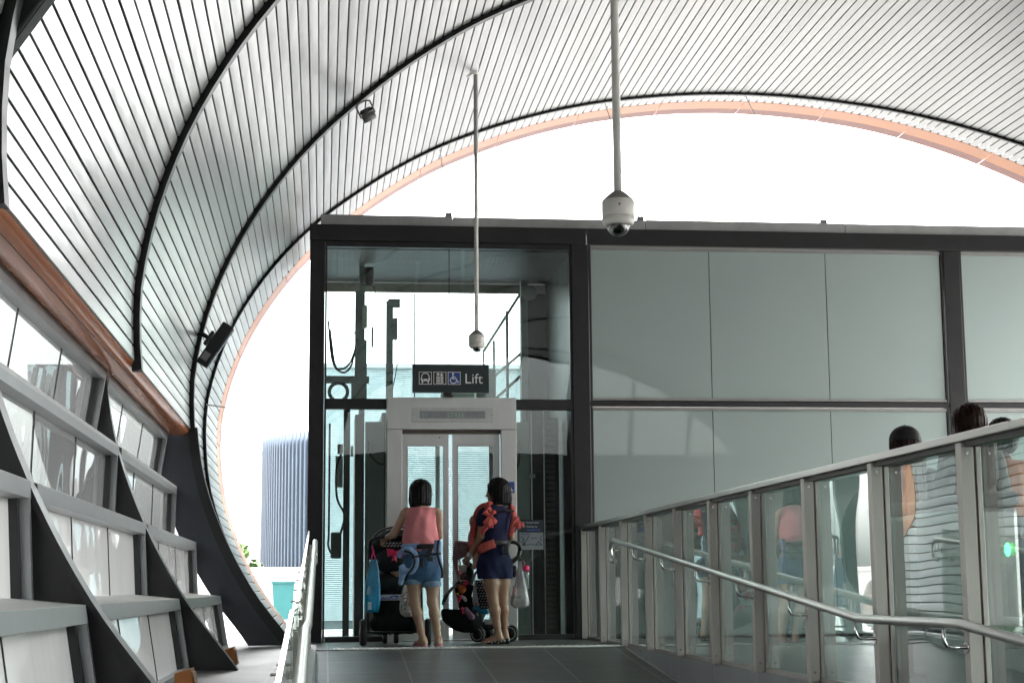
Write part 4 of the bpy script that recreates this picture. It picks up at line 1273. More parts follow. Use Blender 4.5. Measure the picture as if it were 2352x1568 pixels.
def bin_(x, y, label, sc=0.74):
    t = thing('wheelie_bin', label, 'bin', 'teal bins outside', (x, y, 0))
    w_ = 0.24*sc
    MB().loft([[(x-w_*q, y-w_*q, z), (x+w_*q, y-w_*q, z), (x+w_*q, y+w_*q, z), (x-w_*q, y+w_*q, z)] for q, z in ((0.78, 0.06), (1.0, 0.85*sc), (1.1, 0.86*sc), (1.1, 0.9*sc))], True, False).build('tub', TEAL, t)
    MB().hexa([(x-w_*1.12, y-w_*1.15, 0.905*sc), (x+w_*1.12, y-w_*1.15, 0.905*sc), (x+w_*1.12, y+w_*1.2, 0.95*sc), (x-w_*1.12, y+w_*1.2, 0.95*sc)],
              [(x-w_*1.0, y-w_*1.0, 0.95*sc), (x+w_*1.0, y-w_*1.0, 0.95*sc), (x+w_*1.0, y+w_*1.1, 1.0*sc), (x-w_*1.0, y+w_*1.1, 1.0*sc)]).build('lid', TEAL, t)
    for sx in (-1, 1):
        MB().torus((x+sx*w_*0.85, y+w_*0.8, 0.1*sc), 0.08*sc, 0.025, 'X', 18, 6).build('wheel', RUB, t)
    MB().tube([(x-w_*0.7, y+w_*1.25, 0.88*sc), (x+w_*0.7, y+w_*1.25, 0.88*sc)], 0.015, 6).build('handle', TEAL, t)
    seat_children(t)
bin_(-0.62, 27.0, 'teal wheelie bin outside, left one in the gap beside the lift')
bin_(-0.1, 28.6, 'teal wheelie bin just right of the other bin, behind the lift column')
bin_(0.35, 27.2, 'teal wheelie bin seen through the left side light of the lift')

def tree(x, y, h, rad, label, n=2600, leaf=0.13, tone=(0.045, 0.085, 0.018)):
    t = thing('broadleaf_tree', label, 'tree', 'trees outside', (x, y, 0))
    b = MB()
    b.tube([(x, y, 0), (x+0.05, y, h*0.3), (x-0.05, y+0.1, h*0.62)], [0.16, 0.11, 0.05], 9)
    for k in range(9):
        a = random.uniform(0, 6.28); q = random.uniform(0.5, 0.9)*rad
        z0 = random.uniform(0.28, 0.55)*h
        b.tube([(x, y, z0), (x+q*0.5*math.cos(a), y+q*0.5*math.sin(a), z0+0.18*h), (x+q*math.cos(a), y+q*math.sin(a), z0+0.3*h)], [0.05, 0.03, 0.012], 6)
    b.build('trunk', mat('bark', (0.09, 0.07, 0.05), 0.9), t)
    cl = [(random.gauss(0, 0.45)*rad, random.gauss(0, 0.45)*rad, random.uniform(0.35, 1.0)*h, random.uniform(0.2, 0.42)*rad) for _ in range(22)]
    b = MB()
    for k in range(n):
        c = cl[k % len(cl)]
        d = rng.normal(size=3); d /= np.linalg.norm(d)
        p_ = np.array([x+c[0], y+c[1], c[2]])+d*c[3]*random.uniform(0.5, 1.1)
        u_ = rng.normal(size=3); u_ /= np.linalg.norm(u_)
        v_ = np.cross(u_, rng.normal(size=3)); v_ /= np.linalg.norm(v_)
        s_ = leaf*random.uniform(0.6, 1.3)
        b.add([p_-u_*s_, p_+v_*s_*0.5, p_+u_*s_, p_-v_*s_*0.5], [(0, 1, 2, 3)])
    b.build('crown', mat('leaf_green', tone, 0.6, 0, 0.35, 1.5), t, fix=False)
    seat_children(t)
tree(-3.0, 52, 1.75, 1.0, 'small bright green tree left of the fluted building')
tree(-14, 34, 6.0, 2.4, 'green tree outside, seen dimly through the side windows', 3000, 0.2)
# pale horizontal louvre screen behind the shaft
ls = thing('louvre_screen', 'pale blue louvred screen standing behind the lift shaft', 'screen', None, (1.6, 22.5, 0))
b = MB()
for k in range(127):
    z = 0.12+0.027*k
    b.hexa([(-0.12, 22.5, z), (2.95, 22.5, z), (2.95, 22.55, z+0.01), (-0.12, 22.55, z+0.01)], [(-0.12, 22.5, z+0.018), (2.95, 22.5, z+0.018), (2.95, 22.55, z+0.028), (-0.12, 22.55, z+0.028)])
b.build('louvre_slat', mat('louvre_blue', (0.42, 0.52, 0.56), 0.5), ls)
MB().box(-0.12, 2.95, 22.57, 22.59, 0, 3.54).build('backing', mat('louvre_backing', (0.16, 0.21, 0.23), 0.6), ls)
MB().box(-0.18, -0.12, 22.48, 22.58, 0, 3.57).box(2.95, 3.01, 22.48, 22.58, 0, 3.57).box(-0.12, 2.95, 22.48, 22.6, 3.545, 3.6).build('frame', mat('louvre_frame', (0.4, 0.45, 0.47), 0.5), ls)
seat_children(ls)

# ================================================================ people: smooth blended bodies meshed from distance fields
class Field:
    def __init__(s): s.p, s.cuts, s.disp = [], [], None
    def cone(s, a, b, ra, rb, k=0.03, flat=None):
        s.p.append(('c', np.array(a, float), np.array(b, float), ra, rb, k, flat)); return s
    def chain(s, pts, rs, k=0.02, flat=None):
        for i in range(len(pts)-1): s.cone(pts[i], pts[i+1], rs[i], rs[i+1], k, flat)
        return s
    def ell(s, c, r, k=0.03, rot=0.0, tilt=0.0):
        s.p.append(('e', np.array(c, float), np.array(r, float), rot, tilt, k)); return s
    def cut(s, pt, nrm):          # removes the side the normal points to
        n_ = np.array(nrm, float); s.cuts.append((np.array(pt, float), n_/np.linalg.norm(n_))); return s
    def mesh(s, h=0.007):
        lo, hi = np.full(3, 9e9), np.full(3, -9e9)
        for q in s.p:
            if q[0] == 'c':
                r = max(q[3], q[4])+0.01
                lo = np.minimum(lo, np.minimum(q[1], q[2])-r); hi = np.maximum(hi, np.maximum(q[1], q[2])+r)
            else:
                r = q[2].max()+0.01
                lo = np.minimum(lo, q[1]-r); hi = np.maximum(hi, q[1]+r)
        lo -= 3*h; hi += 3*h
        N = np.ceil((hi-lo)/h).astype(int)+1
        ax = [lo[i]+h*np.arange(N[i]) for i in range(3)]
        D = np.full(N, 0.5, np.float32)
        for q in s.p:
            k = q[5]
            m_ = k+4*h
            if q[0] == 'c':
                r = max(q[3], q[4])+m_
                l_, h_ = np.minimum(q[1], q[2])-r, np.maximum(q[1], q[2])+r
            else:
                r = q[2].max()+m_
                l_, h_ = q[1]-r, q[1]+r
            i0 = np.clip(((l_-lo)/h).astype(int), 0, N-1); i1 = np.clip(np.ceil((h_-lo)/h).astype(int)+1, 1, N)
            sl_ = tuple(slice(a, b) for a, b in zip(i0, i1))
            X, Y, Z = np.meshgrid(*[ax[i][sl_[i]] for i in range(3)], indexing='ij', sparse=True)
            if q[0] == 'c':
                a, b, ra, rb, flat = q[1], q[2], q[3], q[4], q[6]
                v = b-a; L2 = max(v@v, 1e-9)
                px, py, pz = X-a[0], Y-a[1], Z-a[2]
                t = np.clip((px*v[0]+py*v[1]+pz*v[2])/L2, 0, 1)
                dx, dy, dz = px-t*v[0], py-t*v[1], pz-t*v[2]
                if flat is not None:
                    fx, fy, ratio = flat
                    c = (dx*fx+dy*fy)*(ratio-1)
                    dx, dy = dx+c*fx, dy+c*fy
                d = np.sqrt(dx*dx+dy*dy+dz*dz)-(ra+(rb-ra)*t)
            else:
                c, r3, rot, tilt = q[1], q[2], q[3], q[4]
                px, py, pz = X-c[0], Y-c[1], Z-c[2]
                cr, sr = math.cos(rot), math.sin(rot)
                ux, uy = px*cr+py*sr, -px*sr+py*cr
                ct, st = math.cos(tilt), math.sin(tilt)
                uy, uz = uy*ct+pz*st, -uy*st+pz*ct
                g_ = np.sqrt((ux/r3[0])**2+(uy/r3[1])**2+(uz/r3[2])**2)
                d = (g_-1)*r3.min()
            o = D[sl_]
            hh = np.maximum(k-np.abs(o-d), 0)/k
            D[sl_] = np.minimum(o, d)-hh*hh*k*0.25
        X, Y, Z = np.meshgrid(*ax, indexing='ij', sparse=True)
        if s.disp is not None: D = D+s.disp(X, Y, Z)
        for pt, n_ in s.cuts:
            D = np.maximum(D, (X-pt[0])*n_[0]+(Y-pt[1])*n_[1]+(Z-pt[2])*n_[2])
        D[0], D[-1], D[:, 0], D[:, -1], D[:, :, 0], D[:, :, -1] = [1]*6
        sg_ = D < 0
        nc = N-1
        offs = [(i, j, k) for i in (0, 1) for j in (0, 1) for k in (0, 1)]
        cnt = sum(sg_[i:i+nc[0], j:j+nc[1], k:k+nc[2]].astype(np.int8) for i, j, k in offs)
        act = np.argwhere((cnt > 0) & (cnt < 8))
        vals = np.stack([D[act[:, 0]+i, act[:, 1]+j, act[:, 2]+k] for i, j, k in offs], 1)
        acc = np.zeros((len(act), 3)); num = np.zeros(len(act))
        for a in range(8):
            for b in range(a+1, 8):
                da = np.array(offs[b])-np.array(offs[a])
                if np.abs(da).sum() != 1: continue
                va, vb = vals[:, a], vals[:, b]
                mk = (va < 0) != (vb < 0)
                t = np.where(mk, va/np.where(mk, va-vb, 1), 0)
                acc += mk[:, None]*(np.array(offs[a])+t[:, None]*da); num += mk
        V = lo+h*(act+acc/num[:, None])
        idx = np.full(nc, -1, np.int64); idx[tuple(act.T)] = np.arange(len(act))
        F_ = []
        for axn in range(3):
            d_ = [0, 0, 0]; d_[axn] = 1
            A = sg_[:N[0]-d_[0], :N[1]-d_[1], :N[2]-d_[2]]; B = sg_[d_[0]:, d_[1]:, d_[2]:]
            for flip in (0, 1):
                e = np.argwhere(A & ~B if not flip else ~A & B)
                u_, w_ = [(1, 2), (2, 0), (0, 1)][axn]
                def cell(du, dw):
                    c = e.copy(); c[:, u_] -= du; c[:, w_] -= dw
                    return idx[tuple(c.T)]
                qd = np.stack([cell(1, 1), cell(0, 1), cell(0, 0), cell(1, 0)], 1)
                F_.append(qd if not flip else qd[:, ::-1])
        return V, np.concatenate(F_)
    def build(s, name, material, parent=None, h=0.007):
        V, Fq = s.mesh(h)
        me = bpy.data.meshes.new(name)
        me.from_pydata(V.tolist(), [], Fq.tolist())
        me.polygons.foreach_set('use_smooth', [True]*len(me.polygons))
        me.materials.append(material)
        o = bpy.data.objects.new(name, me)
        COL.objects.link(o)
        if parent is not None: o.parent = parent
        return o

def skin_mat(name, col):
    mt = mat(name, col, 0.5, 0, 0.08, 14, 0.02, 120, spec=0.4)
    mt.node_tree.nodes['Principled BSDF'].inputs['Subsurface Weight'].default_value = 0.12
    mt.node_tree.nodes['Principled BSDF'].inputs['Subsurface Radius'].default_value = (0.02, 0.008, 0.004)
    return mt
def hair_mat(name, col):
    return mat(name, col, 0.5, 0, 0.35, 26, 0.5, 30, spec=0.12, stretch=(7, 7, 0.5))
SKIN1 = skin_mat('skin_light', (0.43, 0.27, 0.195))
SKIN2 = skin_mat('skin_tan', (0.34, 0.20, 0.135))
HAIRB = hair_mat('hair_black', (0.005, 0.0045, 0.005))
HAIRR = hair_mat('hair_brown', (0.016, 0.006, 0.004))

def hand(F, wrist, d, palm, curl=0.5, side=1, sc=1.0):
    """palm, four unequal bent fingers and a thumb leaving the side of the palm. d: direction of the hand, palm: normal out of the palm side"""
    d = np.array(d, float); d /= np.linalg.norm(d)
    n_ = np.array(palm, float); n_ -= d*(n_@d); n_ /= np.linalg.norm(n_)
    w_ = np.cross(d, n_)*side
    W = np.array(wrist, float)
    for q in (-0.022, -0.0075, 0.0075, 0.022):
        F.cone(W+w_*q*0.5, W+d*0.078*sc+w_*q*1.1*sc, 0.014, 0.0115, 0.012)
    for q, L in zip((-0.029, -0.0095, 0.0105, 0.029), (0.066, 0.080, 0.084, 0.073)):
        p_ = W+d*0.08*sc+w_*q*sc
        a = curl*0.5
        for f_, r0, r1 in ((0.45, 0.0092, 0.0086), (0.32, 0.0086, 0.008), (0.23, 0.008, 0.0068)):
            a += curl*0.55
            nx = p_+(d*math.cos(a)+n_*math.sin(a))*L*f_*sc
            F.cone(p_, nx, r0, r1, 0.004); p_ = nx
    p_ = W+d*0.025*sc-w_*0.022*sc
    q1 = p_+(d*0.55-w_*0.75+n_*0.35*curl)*0.042*sc
    q2 = q1+(d*0.9-w_*0.1+n_*0.6*curl)*0.034*sc
    F.cone(p_, q1, 0.013, 0.0105, 0.012); F.cone(q1, q2, 0.0105, 0.0085, 0.006)

def face(F, c, fd, sc=1.0):
    """skull, jaw, nose, lips and ears around head centre c looking along fd"""
    c = np.array(c, float); fd = np.array(fd, float); fd /= np.linalg.norm(fd)
    sd = np.array([fd[1], -fd[0], 0.0]); up_ = np.array([0, 0, 1.0])
    rot = math.atan2(fd[1], fd[0])-math.pi/2
    F.ell(c+up_*0.025*sc, (0.072*sc, 0.092*sc, 0.088*sc), 0.03, rot)
    F.cone(c+fd*0.03*sc-up_*0.03*sc, c+fd*0.058*sc-up_*0.085*sc, 0.058*sc, 0.026*sc, 0.04)
    F.cone(c+fd*0.084*sc+up_*0.012*sc, c+fd*0.104*sc-up_*0.025*sc, 0.008*sc, 0.0125*sc, 0.012)
    F.cone(c+fd*0.083*sc-up_*0.052*sc-sd*0.014*sc, c+fd*0.083*sc-up_*0.052*sc+sd*0.014*sc, 0.007*sc, 0.007*sc, 0.006)
    F.cone(c+fd*0.080*sc-up_*0.063*sc-sd*0.012*sc, c+fd*0.080*sc-up_*0.063*sc+sd*0.012*sc, 0.007*sc, 0.007*sc, 0.006)
    for q in (-1, 1):
        F.ell(c+sd*q*0.074*sc-fd*0.005*sc-up_*0.005*sc, (0.012*sc, 0.022*sc, 0.034*sc), 0.01, rot)
def face_parts(c, fd, parent, sc=1.0, lips=True):
    c = np.array(c, float); fd = np.array(fd, float); fd /= np.linalg.norm(fd)
    sd = np.array([fd[1], -fd[0], 0.0]); up_ = np.array([0, 0, 1.0])
    for q in (-1, 1):
        p_ = c+fd*0.083*sc+sd*q*0.031*sc+up_*0.012*sc
        MB().ell(p_, (0.010*sc, 0.010*sc, 0.006*sc), 10, 8).build('eye', mat('eye_dark', (0.02, 0.014, 0.012), 0.2), parent)
        p_ = p_+up_*0.020*sc
        MB().tube([p_-sd*0.018*sc-fd*0.002*sc, p_+up_*0.004*sc+fd*0.003*sc, p_+sd*0.018*sc-fd*0.004*sc], [0.002, 0.004, 0.002], 6).build('eyebrow', HAIRB, parent)
    if lips:
        p_ = c+fd*0.089*sc-up_*0.057*sc
        MB().tube([p_-sd*0.022*sc-fd*0.006*sc, p_, p_+sd*0.022*sc-fd*0.006*sc], [0.003, 0.0065, 0.003], 6).build('lips', mat('lip_rose', (0.36, 0.12, 0.10), 0.4), parent)

def legs(F, hipL, kneeL, ankL, hipR, kneeR, ankR, s=1.0):
    for hp, kn, an in ((hipL, kneeL, ankL), (hipR, kneeR, ankR)):
        hp, kn, an = np.array(hp, float), np.array(kn, float), np.array(an, float)
        mid = hp*0.5+kn*0.5
        F.cone(hp, mid, 0.092*s, 0.074*s, 0.04); F.cone(mid, kn, 0.074*s, 0.054*s, 0.03)
        cf = kn*0.68+an*0.32+np.array([0, -0.016, 0])
        F.cone(kn, cf, 0.050*s, 0.053*s, 0.03); F.cone(cf, kn*0.25+an*0.75, 0.053*s, 0.037*s, 0.025); F.cone(kn*0.25+an*0.75, an, 0.037*s, 0.032*s, 0.02)
def foot(F, an, d, L=0.2):
    an = np.array(an, float); d = np.array(d, float); d /= np.linalg.norm(d)
    g0 = np.array([an[0], an[1], 0.03])
    F.cone(an, g0-d*0.03, 0.033, 0.028, 0.02)
    F.cone(an*0.6+g0*0.4, g0+d*0.09, 0.033, 0.025, 0.03)
    F.cone(g0-d*0.035, g0+d*0.12, 0.026, 0.026, 0.03)
    sd = np.array([d[1], -d[0], 0])
    for q, L2 in ((-0.026, 0.155), (-0.011, 0.165), (0.003, 0.162), (0.016, 0.152), (0.028, 0.14)):
        F.cone(g0+d*0.10+sd*q*0.8, g0+d*L2+sd*q-np.array([0, 0, 0.012]), 0.014, 0.0095, 0.008)

def folds(ax_, seed, amp=0.004, cx_=0.0):
    rr = np.random.default_rng(seed)
    ws = [(rr.uniform(25, 70), rr.uniform(-14, 14), rr.uniform(0, 6.28), rr.uniform(0.4, 1)) for _ in range(5)]
    def f(X, Y, Z):
        o = 0
        for (a, b, p_, m_) in ws:
            o = o+m_*np.sin(a*(X-cx_)+b*Z+p_+3*np.sin(7*Z+p_))
        return (o*amp/2.2).astype(np.float32) if hasattr(o, 'astype') else o
    return f

PINK = mat('pink_jersey', (0.70, 0.25, 0.27), 0.85, 0, 0.07, 12, 0.25, 35, spec=0.15)
DENIM = mat('blue_denim', (0.075, 0.15, 0.27), 0.85, 0, 0.3, 40, 0.15, 200, spec=0.15)
DENIML = mat('denim_turn_up', (0.2, 0.29, 0.40), 0.85, 0, 0.2, 40, 0.15, 200, spec=0.15)
NAVY = mat('navy_cotton', (0.010, 0.013, 0.045), 0.8, 0, 0.2, 10, 0.2, 40, spec=0.2)
SKYB = mat('sky_blue_print', (0.27, 0.4, 0.65), 0.8, 0, 0.25, 30, 0.15, 60, spec=0.15)
WEB = mat('black_webbing', (0.010, 0.010, 0.012), 0.7, 0, 0.2, 30, 0.1, 150)
CORAL = mat('coral_print', (0.55, 0.115, 0.10), 0.8, 0, 0.35, 45, 0.15, 60, spec=0.15)
PLAST = mat('black_plastic', (0.012, 0.012, 0.013), 0.4, 0, 0.1)
def strap(pts, wd, th, name, m_, parent, nrm=(0, -1, 0)):
    """flat band along pts; its width lies across the path, its thickness along nrm"""
    P_ = catmull(pts, 6)
    nn = Vector(nrm).normalized()
    rings = []
    for i in range(len(P_)):
        t = Vector(P_[min(i+1, len(P_)-1)])-Vector(P_[max(i-1, 0)])
        t.normalize()
        n2 = (nn-t*nn.dot(t)).normalized()
        sd = t.cross(n2)
        c = Vector(P_[i])
        rings.append([c+sd*wd/2+n2*th*0.3, c+sd*wd*0.3+n2*th, c-sd*wd*0.3+n2*th, c-sd*wd/2+n2*th*0.3, c-sd*wd/2-n2*th*0.5, c+sd*wd/2-n2*th*0.5])
    return MB().loft(rings, True, True).build(name, m_, parent)

# ---------------------------------------------------------------- woman in pink
Y1 = 15.78
def W1(zx, zy, dy=0.0):
    z = (1380-zy)*0.001221
    return np.array([0.184+0.001221*zx+0.008*z, Y1+dy, z])
w1 = thing('person', 'woman in a pink sleeveless top and denim shorts with one hand on a stroller', 'person', 'people at the lift', (0.99, Y1, 0))
F = Field()
hd = W1(606, 212, 0.0)
fd1 = np.array([0.62, 0.78, 0])
F.cone(W1(607, 345), W1(604, 262), 0.05, 0.046, 0.03)
F.cone(W1(600, 410), W1(600, 590), 0.125, 0.112, 0.06, (0, 1, 1.45))
F.cone(W1(600, 590), W1(612, 735), 0.112, 0.150, 0.06, (0, 1, 1.35))
F.cone(W1(500, 350), W1(712, 350), 0.047, 0.047, 0.05)
eL, eR = W1(397, 518, 0.09), W1(752, 528, 0.07)
F.cone(W1(478, 360), eL, 0.046, 0.037, 0.03); F.cone(W1(738, 360), eR, 0.046, 0.037, 0.03)
hL, hR = W1(345, 538, 0.26), W1(700, 540, 0.27)
F.cone(eL, hL, 0.037, 0.025, 0.02); F.cone(eR, hR, 0.037, 0.025, 0.02)
hand(F, hL, (-0.25, 0.9, -0.12), (0, 0.1, -1), 0.9, 1, 0.95)
hand(F, hR, (-0.2, 0.9, -0.1), (0, 0.1, -1), 0.9, -1, 0.95)
legs(F, W1(556, 745), W1(563, 1045, 0.01), W1(627, 1330, -0.02), W1(692, 745), W1(704, 1045, 0.02), W1(748, 1330, 0.0), 0.95)
foot(F, W1(627, 1330, -0.02), (-0.35, 0.93, 0)); foot(F, W1(748, 1330, 0.0), (0.05, 1, 0))
face(F, hd, fd1, 0.98)
F.build('body', SKIN1, w1, 0.0065)
face_parts(hd, fd1, w1)
H = Field()
hc = W1(600, 195, -0.005)
H.ell(hc+[0, 0, 0.028], (0.104, 0.112, 0.104), 0.03)
H.chain([hc+[0, -0.01, 0], W1(596, 250, -0.022), W1(598, 300, -0.03)], [0.104, 0.104, 0.098], 0.03, (0, 1, 1.12))
H.cut(W1(600, 312), (0.12, -0.25, -1))
H.cut(hd+fd1*0.060-np.array([0, 0, 0.05]), fd1*1.0+np.array([0, 0, -0.35]))
hrng = lambda X, Y, Z: (0.0022*np.sin(230*X+40*Y)+0.002*np.sin(150*X-170*Y+5*Z)+0.0015*np.sin(420*X)).astype(np.float32)
H.disp = hrng
H.build('hair', HAIRB, w1, 0.006)
sdv = np.array([fd1[1], -fd1[0], 0])
gl_ = MB()
for q in (-1, 1):
    c0 = hd+fd1*0.105+sdv*q*0.034+np.array([0, 0, 0.008])
    ringp = [c0+sdv*0.027*math.cos(a)+np.array([0, 0, 0.02*math.sin(a)]) for a in np.linspace(0, 2*math.pi, 15)]
    gl_.tube(ringp, 0.0022, 6)
    gl_.tube([c0+sdv*q*0.028, hd+fd1*0.06+sdv*q*0.078+[0, 0, 0.010], hd-fd1*0.01+sdv*q*0.08+[0, 0, 0.010]], 0.0022, 6)
gl_.tube([hd+fd1*0.108-sdv*0.008+[0, 0, 0.012], hd+fd1*0.108+sdv*0.008+[0, 0, 0.012]], 0.002, 6)
gl_.build('glasses', PLAST, w1)
T = Field()
T.cone(W1(600, 405), W1(602, 575), 0.146, 0.158, 0.05, (0, 1, 1.42))
T.cone(W1(602, 560), W1(606, 640), 0.158, 0.165, 0.05, (0, 1, 1.42))
T.cone(W1(520, 345), W1(695, 345), 0.052, 0.052, 0.05)
T.cut(W1(607, 318, -0.02), (0, 0.35, 1))
T.cut(W1(470, 340), (-1, 0, 0.35)); T.cut(W1(733, 340), (1, 0, 0.35))
T.cut(W1(600, 655), (0, 0, -1))
def topfold(X, Y, Z):
    cx2 = 0.92
    u_ = (X-cx2)
    z0 = 1.26
    v_ = np.sin(55*u_+2.2*np.sin(9*(z0-Z)+4*u_))*np.clip((z0-Z)*4+0.6, 0, 1.0)*0.0055
    dr = np.sin(34*(Z+0.9*np.abs(u_))+1.0)*0.005*np.clip(1-np.abs(u_)*5, 0, 1)
    bl = 0.004*np.sin(70*X+12*np.sin(6*Z))*np.clip((1.06-Z)*8, 0, 1)
    return (v_+dr+bl).astype(np.float32)
T.disp = topfold
T.build('tank_top', PINK, w1, 0.006)
Sx = Field()
Sx.cone(W1(606, 690), W1(612, 770), 0.158, 0.168, 0.05, (0, 1, 1.28))
Sx.cone(W1(552, 770), W1(555, 905), 0.098, 0.083, 0.03); Sx.cone(W1(690, 770), W1(696, 925), 0.098, 0.083, 0.03)
Sx.cut(W1(600, 640), (0, 0, 1)); Sx.cut(W1(555, 893), (-0.12, 0, -1))
Sx.disp = folds('x', 3, 0.004)
Sx.build('denim_shorts', DENIM, w1, 0.007)
for a, c, r_ in ((W1(553, 870), W1(555, 908), 0.094), (W1(694, 885), W1(697, 928), 0.093)):
    cf = Field(); cf.cone(a, c, r_, r_-0.003, 0.01)
    cf.cut(c, (c-a)); cf.cut(a, (a-c))
    cf.disp = folds('x', 5, 0.002)
    cf.build('turn_up', DENIML, w1, 0.007)
for an, d in ((W1(627, 1330, -0.02), (-0.35, 0.93)), (W1(748, 1330, 0.0), (0.05, 1.0))):
    d = np.array([*d, 0]); d /= np.linalg.norm(d); sd_ = np.array([d[1], -d[0], 0])
    g0 = np.array([an[0], an[1], 0])
    ol = [(-0.062, 0.0), (-0.055, 0.027), (-0.01, 0.032), (0.06, 0.036), (0.12, 0.043), (0.165, 0.035), (0.185, 0.0), (0.165, -0.035), (0.12, -0.043), (0.06, -0.036), (-0.01, -0.032), (-0.055, -0.027)]
    fl = MB().loft([[g0+d*a+sd_*b+[0, 0, z] for a, b in ol] for z in (0.0, 0.013)], True, False).build('flip_flop', mat('pink_rubber', (0.62, 0.19, 0.30), 0.5), w1)
    MB().tube([g0+d*0.03+sd_*0.036+[0, 0, 0.012], g0+d*0.08+sd_*0.022+[0, 0, 0.05], g0+d*0.125+[0, 0, 0.035], g0+d*0.08-sd_*0.022+[0, 0, 0.05], g0+d*0.03-sd_*0.036+[0, 0, 0.012]], 0.006, 6).build('thong', M['pink_rubber'], fl)
# pale blue baby carrier hanging round her hips
car = thing('baby_carrier', 'pale blue baby carrier with black straps hanging round the hips of the woman in pink', 'baby carrier', None, W1(606, 690))
def ring_strap(z_y, wx, wy, dz, wd, th, nm, m_, a0=0, a1=360, off=0.0):
    c = W1(606, z_y)
    pts = [(c[0]+wx*math.cos(math.radians(a)), c[1]+wy*math.sin(math.radians(a)), c[2]+dz*math.cos(math.radians(a))) for a in np.linspace(a0, a1, 22)]
    rings = []
    for p_ in pts:
        o = Vector((p_[0]-c[0], (p_[1]-c[1])*wx/wy, 0)).normalized()
        o = Vector((o.x, o.y, 0)).normalized()
        q_ = Vector(p_)
        rings.append([q_+o*th+Vector((0, 0, wd*0.35)), q_+o*th*0.4+Vector((0, 0, wd/2)), q_-o*th*0.5+Vector((0, 0, wd/2)), q_-o*th*0.5-Vector((0, 0, wd/2)), q_+o*th*0.4-Vector((0, 0, wd/2)), q_+o*th-Vector((0, 0, wd*0.35))])
    return MB().loft(rings, True, True).build(nm, m_, car)
ring_strap(612, 0.172, 0.128, 0.006, 0.052, 0.012, 'waist_band', SKYB, 20, 262)
ring_strap(618, 0.174, 0.131, 0.006, 0.045, 0.010, 'waist_strap', WEB, 255, 345)
strap([W1(470, 655, -0.14), W1(520, 650, -0.155), W1(556, 690, -0.16), W1(560, 750, -0.16), W1(530, 805, -0.15), W1(475, 800, -0.14), W1(450, 760, -0.13)], 0.062, 0.018, 'shoulder_pad', SKYB, car)
strap([W1(436, 700, -0.10), W1(445, 665, -0.12), W1(490, 640, -0.15), W1(540, 665, -0.165)], 0.05, 0.02, 'shoulder_pad', SKYB, car)
strap([W1(470, 650, -0.165), W1(520, 668, -0.185), W1(548, 710, -0.19), W1(540, 775, -0.187), W1(500, 830, -0.175), W1(485, 880, -0.15)], 0.020, 0.006, 'webbing', WEB, car)
strap([W1(735, 575, -0.12), W1(730, 640, -0.14), W1(730, 700, -0.145), W1(745, 765, -0.14)], 0.072, 0.018, 'shoulder_pad', SKYB, car)
strap([W1(738, 570, -0.145), W1(728, 650, -0.168), W1(740, 720, -0.17), W1(765, 800, -0.15), W1(765, 860, -0.13)], 0.024, 0.006, 'webbing', WEB, car)
strap([W1(530, 700, -0.19), W1(600, 690, -0.165), W1(660, 682, -0.16), W1(755, 672, -0.165)], 0.022, 0.007, 'webbing', WEB, car)
strap([W1(680, 610, -0.15), W1(665, 660, -0.155), W1(650, 700, -0.16)], 0.045, 0.006, 'webbing', WEB, car)
MB().box(*[v for ab in zip(W1(650, 733, -0.185), W1(694, 697, -0.155)) for v in ab], bev=0.006).build('buckle', PLAST, car)
MB().box(*[v for ab in zip(W1(596, 780, -0.172), W1(618, 710, -0.158)) for v in ab], bev=0.004).build('buckle', PLAST, car)
sk = Field(); sk.ell(W1(462, 800, -0.09), (0.036, 0.03, 0.055), 0.03); sk.cone(W1(455, 850, -0.08), W1(450, 895, -0.08), 0.022, 0.028, 0.02); sk.disp = folds('x', 8, 0.006)
sk.build('carrier_panel', SKYB, car, 0.008)
seat_children(car); seat_children(w1)

# ---------------------------------------------------------------- woman in navy
Y2 = 16.12
def W2(zx, zy, dy=0.0):
    z = (1374-zy)*0.001247
    return np.array([0.188+0.001247*zx+0.008*z, Y2+dy, z])
w2 = thing('person', 'woman in a navy romper with coral carrier straps, head turned left', 'person', 'people at the lift', (1.72, Y2, 0))
F = Field()
hd2 = W2(1200, 205, 0.0)
fdh = np.array([-0.93, 0.36, 0]); fdb = np.array([-0.5, 0.866, 0])
fl2 = (fdb[0], fdb[1], 1.42)
F.cone(W2(1208, 330, 0.0), W2(1200, 262, 0.0), 0.05, 0.047, 0.03)
F.cone(W2(1205, 410), W2(1192, 580), 0.122, 0.106, 0.06, fl2)
F.cone(W2(1192, 580), W2(1192, 720), 0.106, 0.140, 0.06, (fdb[0], fdb[1], 1.3))
F.cone(W2(1125, 352, -0.04), W2(1300, 350, 0.05), 0.047, 0.047, 0.05)
eL, wL = W2(1072, 548, -0.05), W2(990, 700, 0.04)
F.cone(W2(1098, 365, -0.05), eL, 0.045, 0.038, 0.03); F.cone(eL, wL, 0.038, 0.026, 0.02)
eR, wR = W2(1322, 540, 0.12), W2(1296, 605, 0.28)
F.cone(W2(1325, 365, 0.07), eR, 0.045, 0.037, 0.03); F.cone(eR, wR, 0.037, 0.026, 0.02)
hand(F, wL, (-0.62, 0.45, -0.62), (0.15, 0.75, -0.55), 0.75, -1, 0.95)
hand(F, wR, (-0.2, 0.9, -0.1), (0, 0.1, -1), 0.9, 1, 0.95)
legs(F, W2(1145, 780, -0.02), W2(1172, 1035, -0.03), W2(1212, 1292, -0.06), W2(1246, 780, 0.03), W2(1254, 1035, 0.05), W2(1272, 1285, 0.08), 0.98)
foot(F, W2(1212, 1292, -0.06), (-0.9, 0.12, 0)); foot(F, W2(1272, 1285, 0.08), (-0.55, 0.83, 0))
face(F, hd2, fdh, 0.98)
F.build('body', SKIN2, w2, 0.0065)
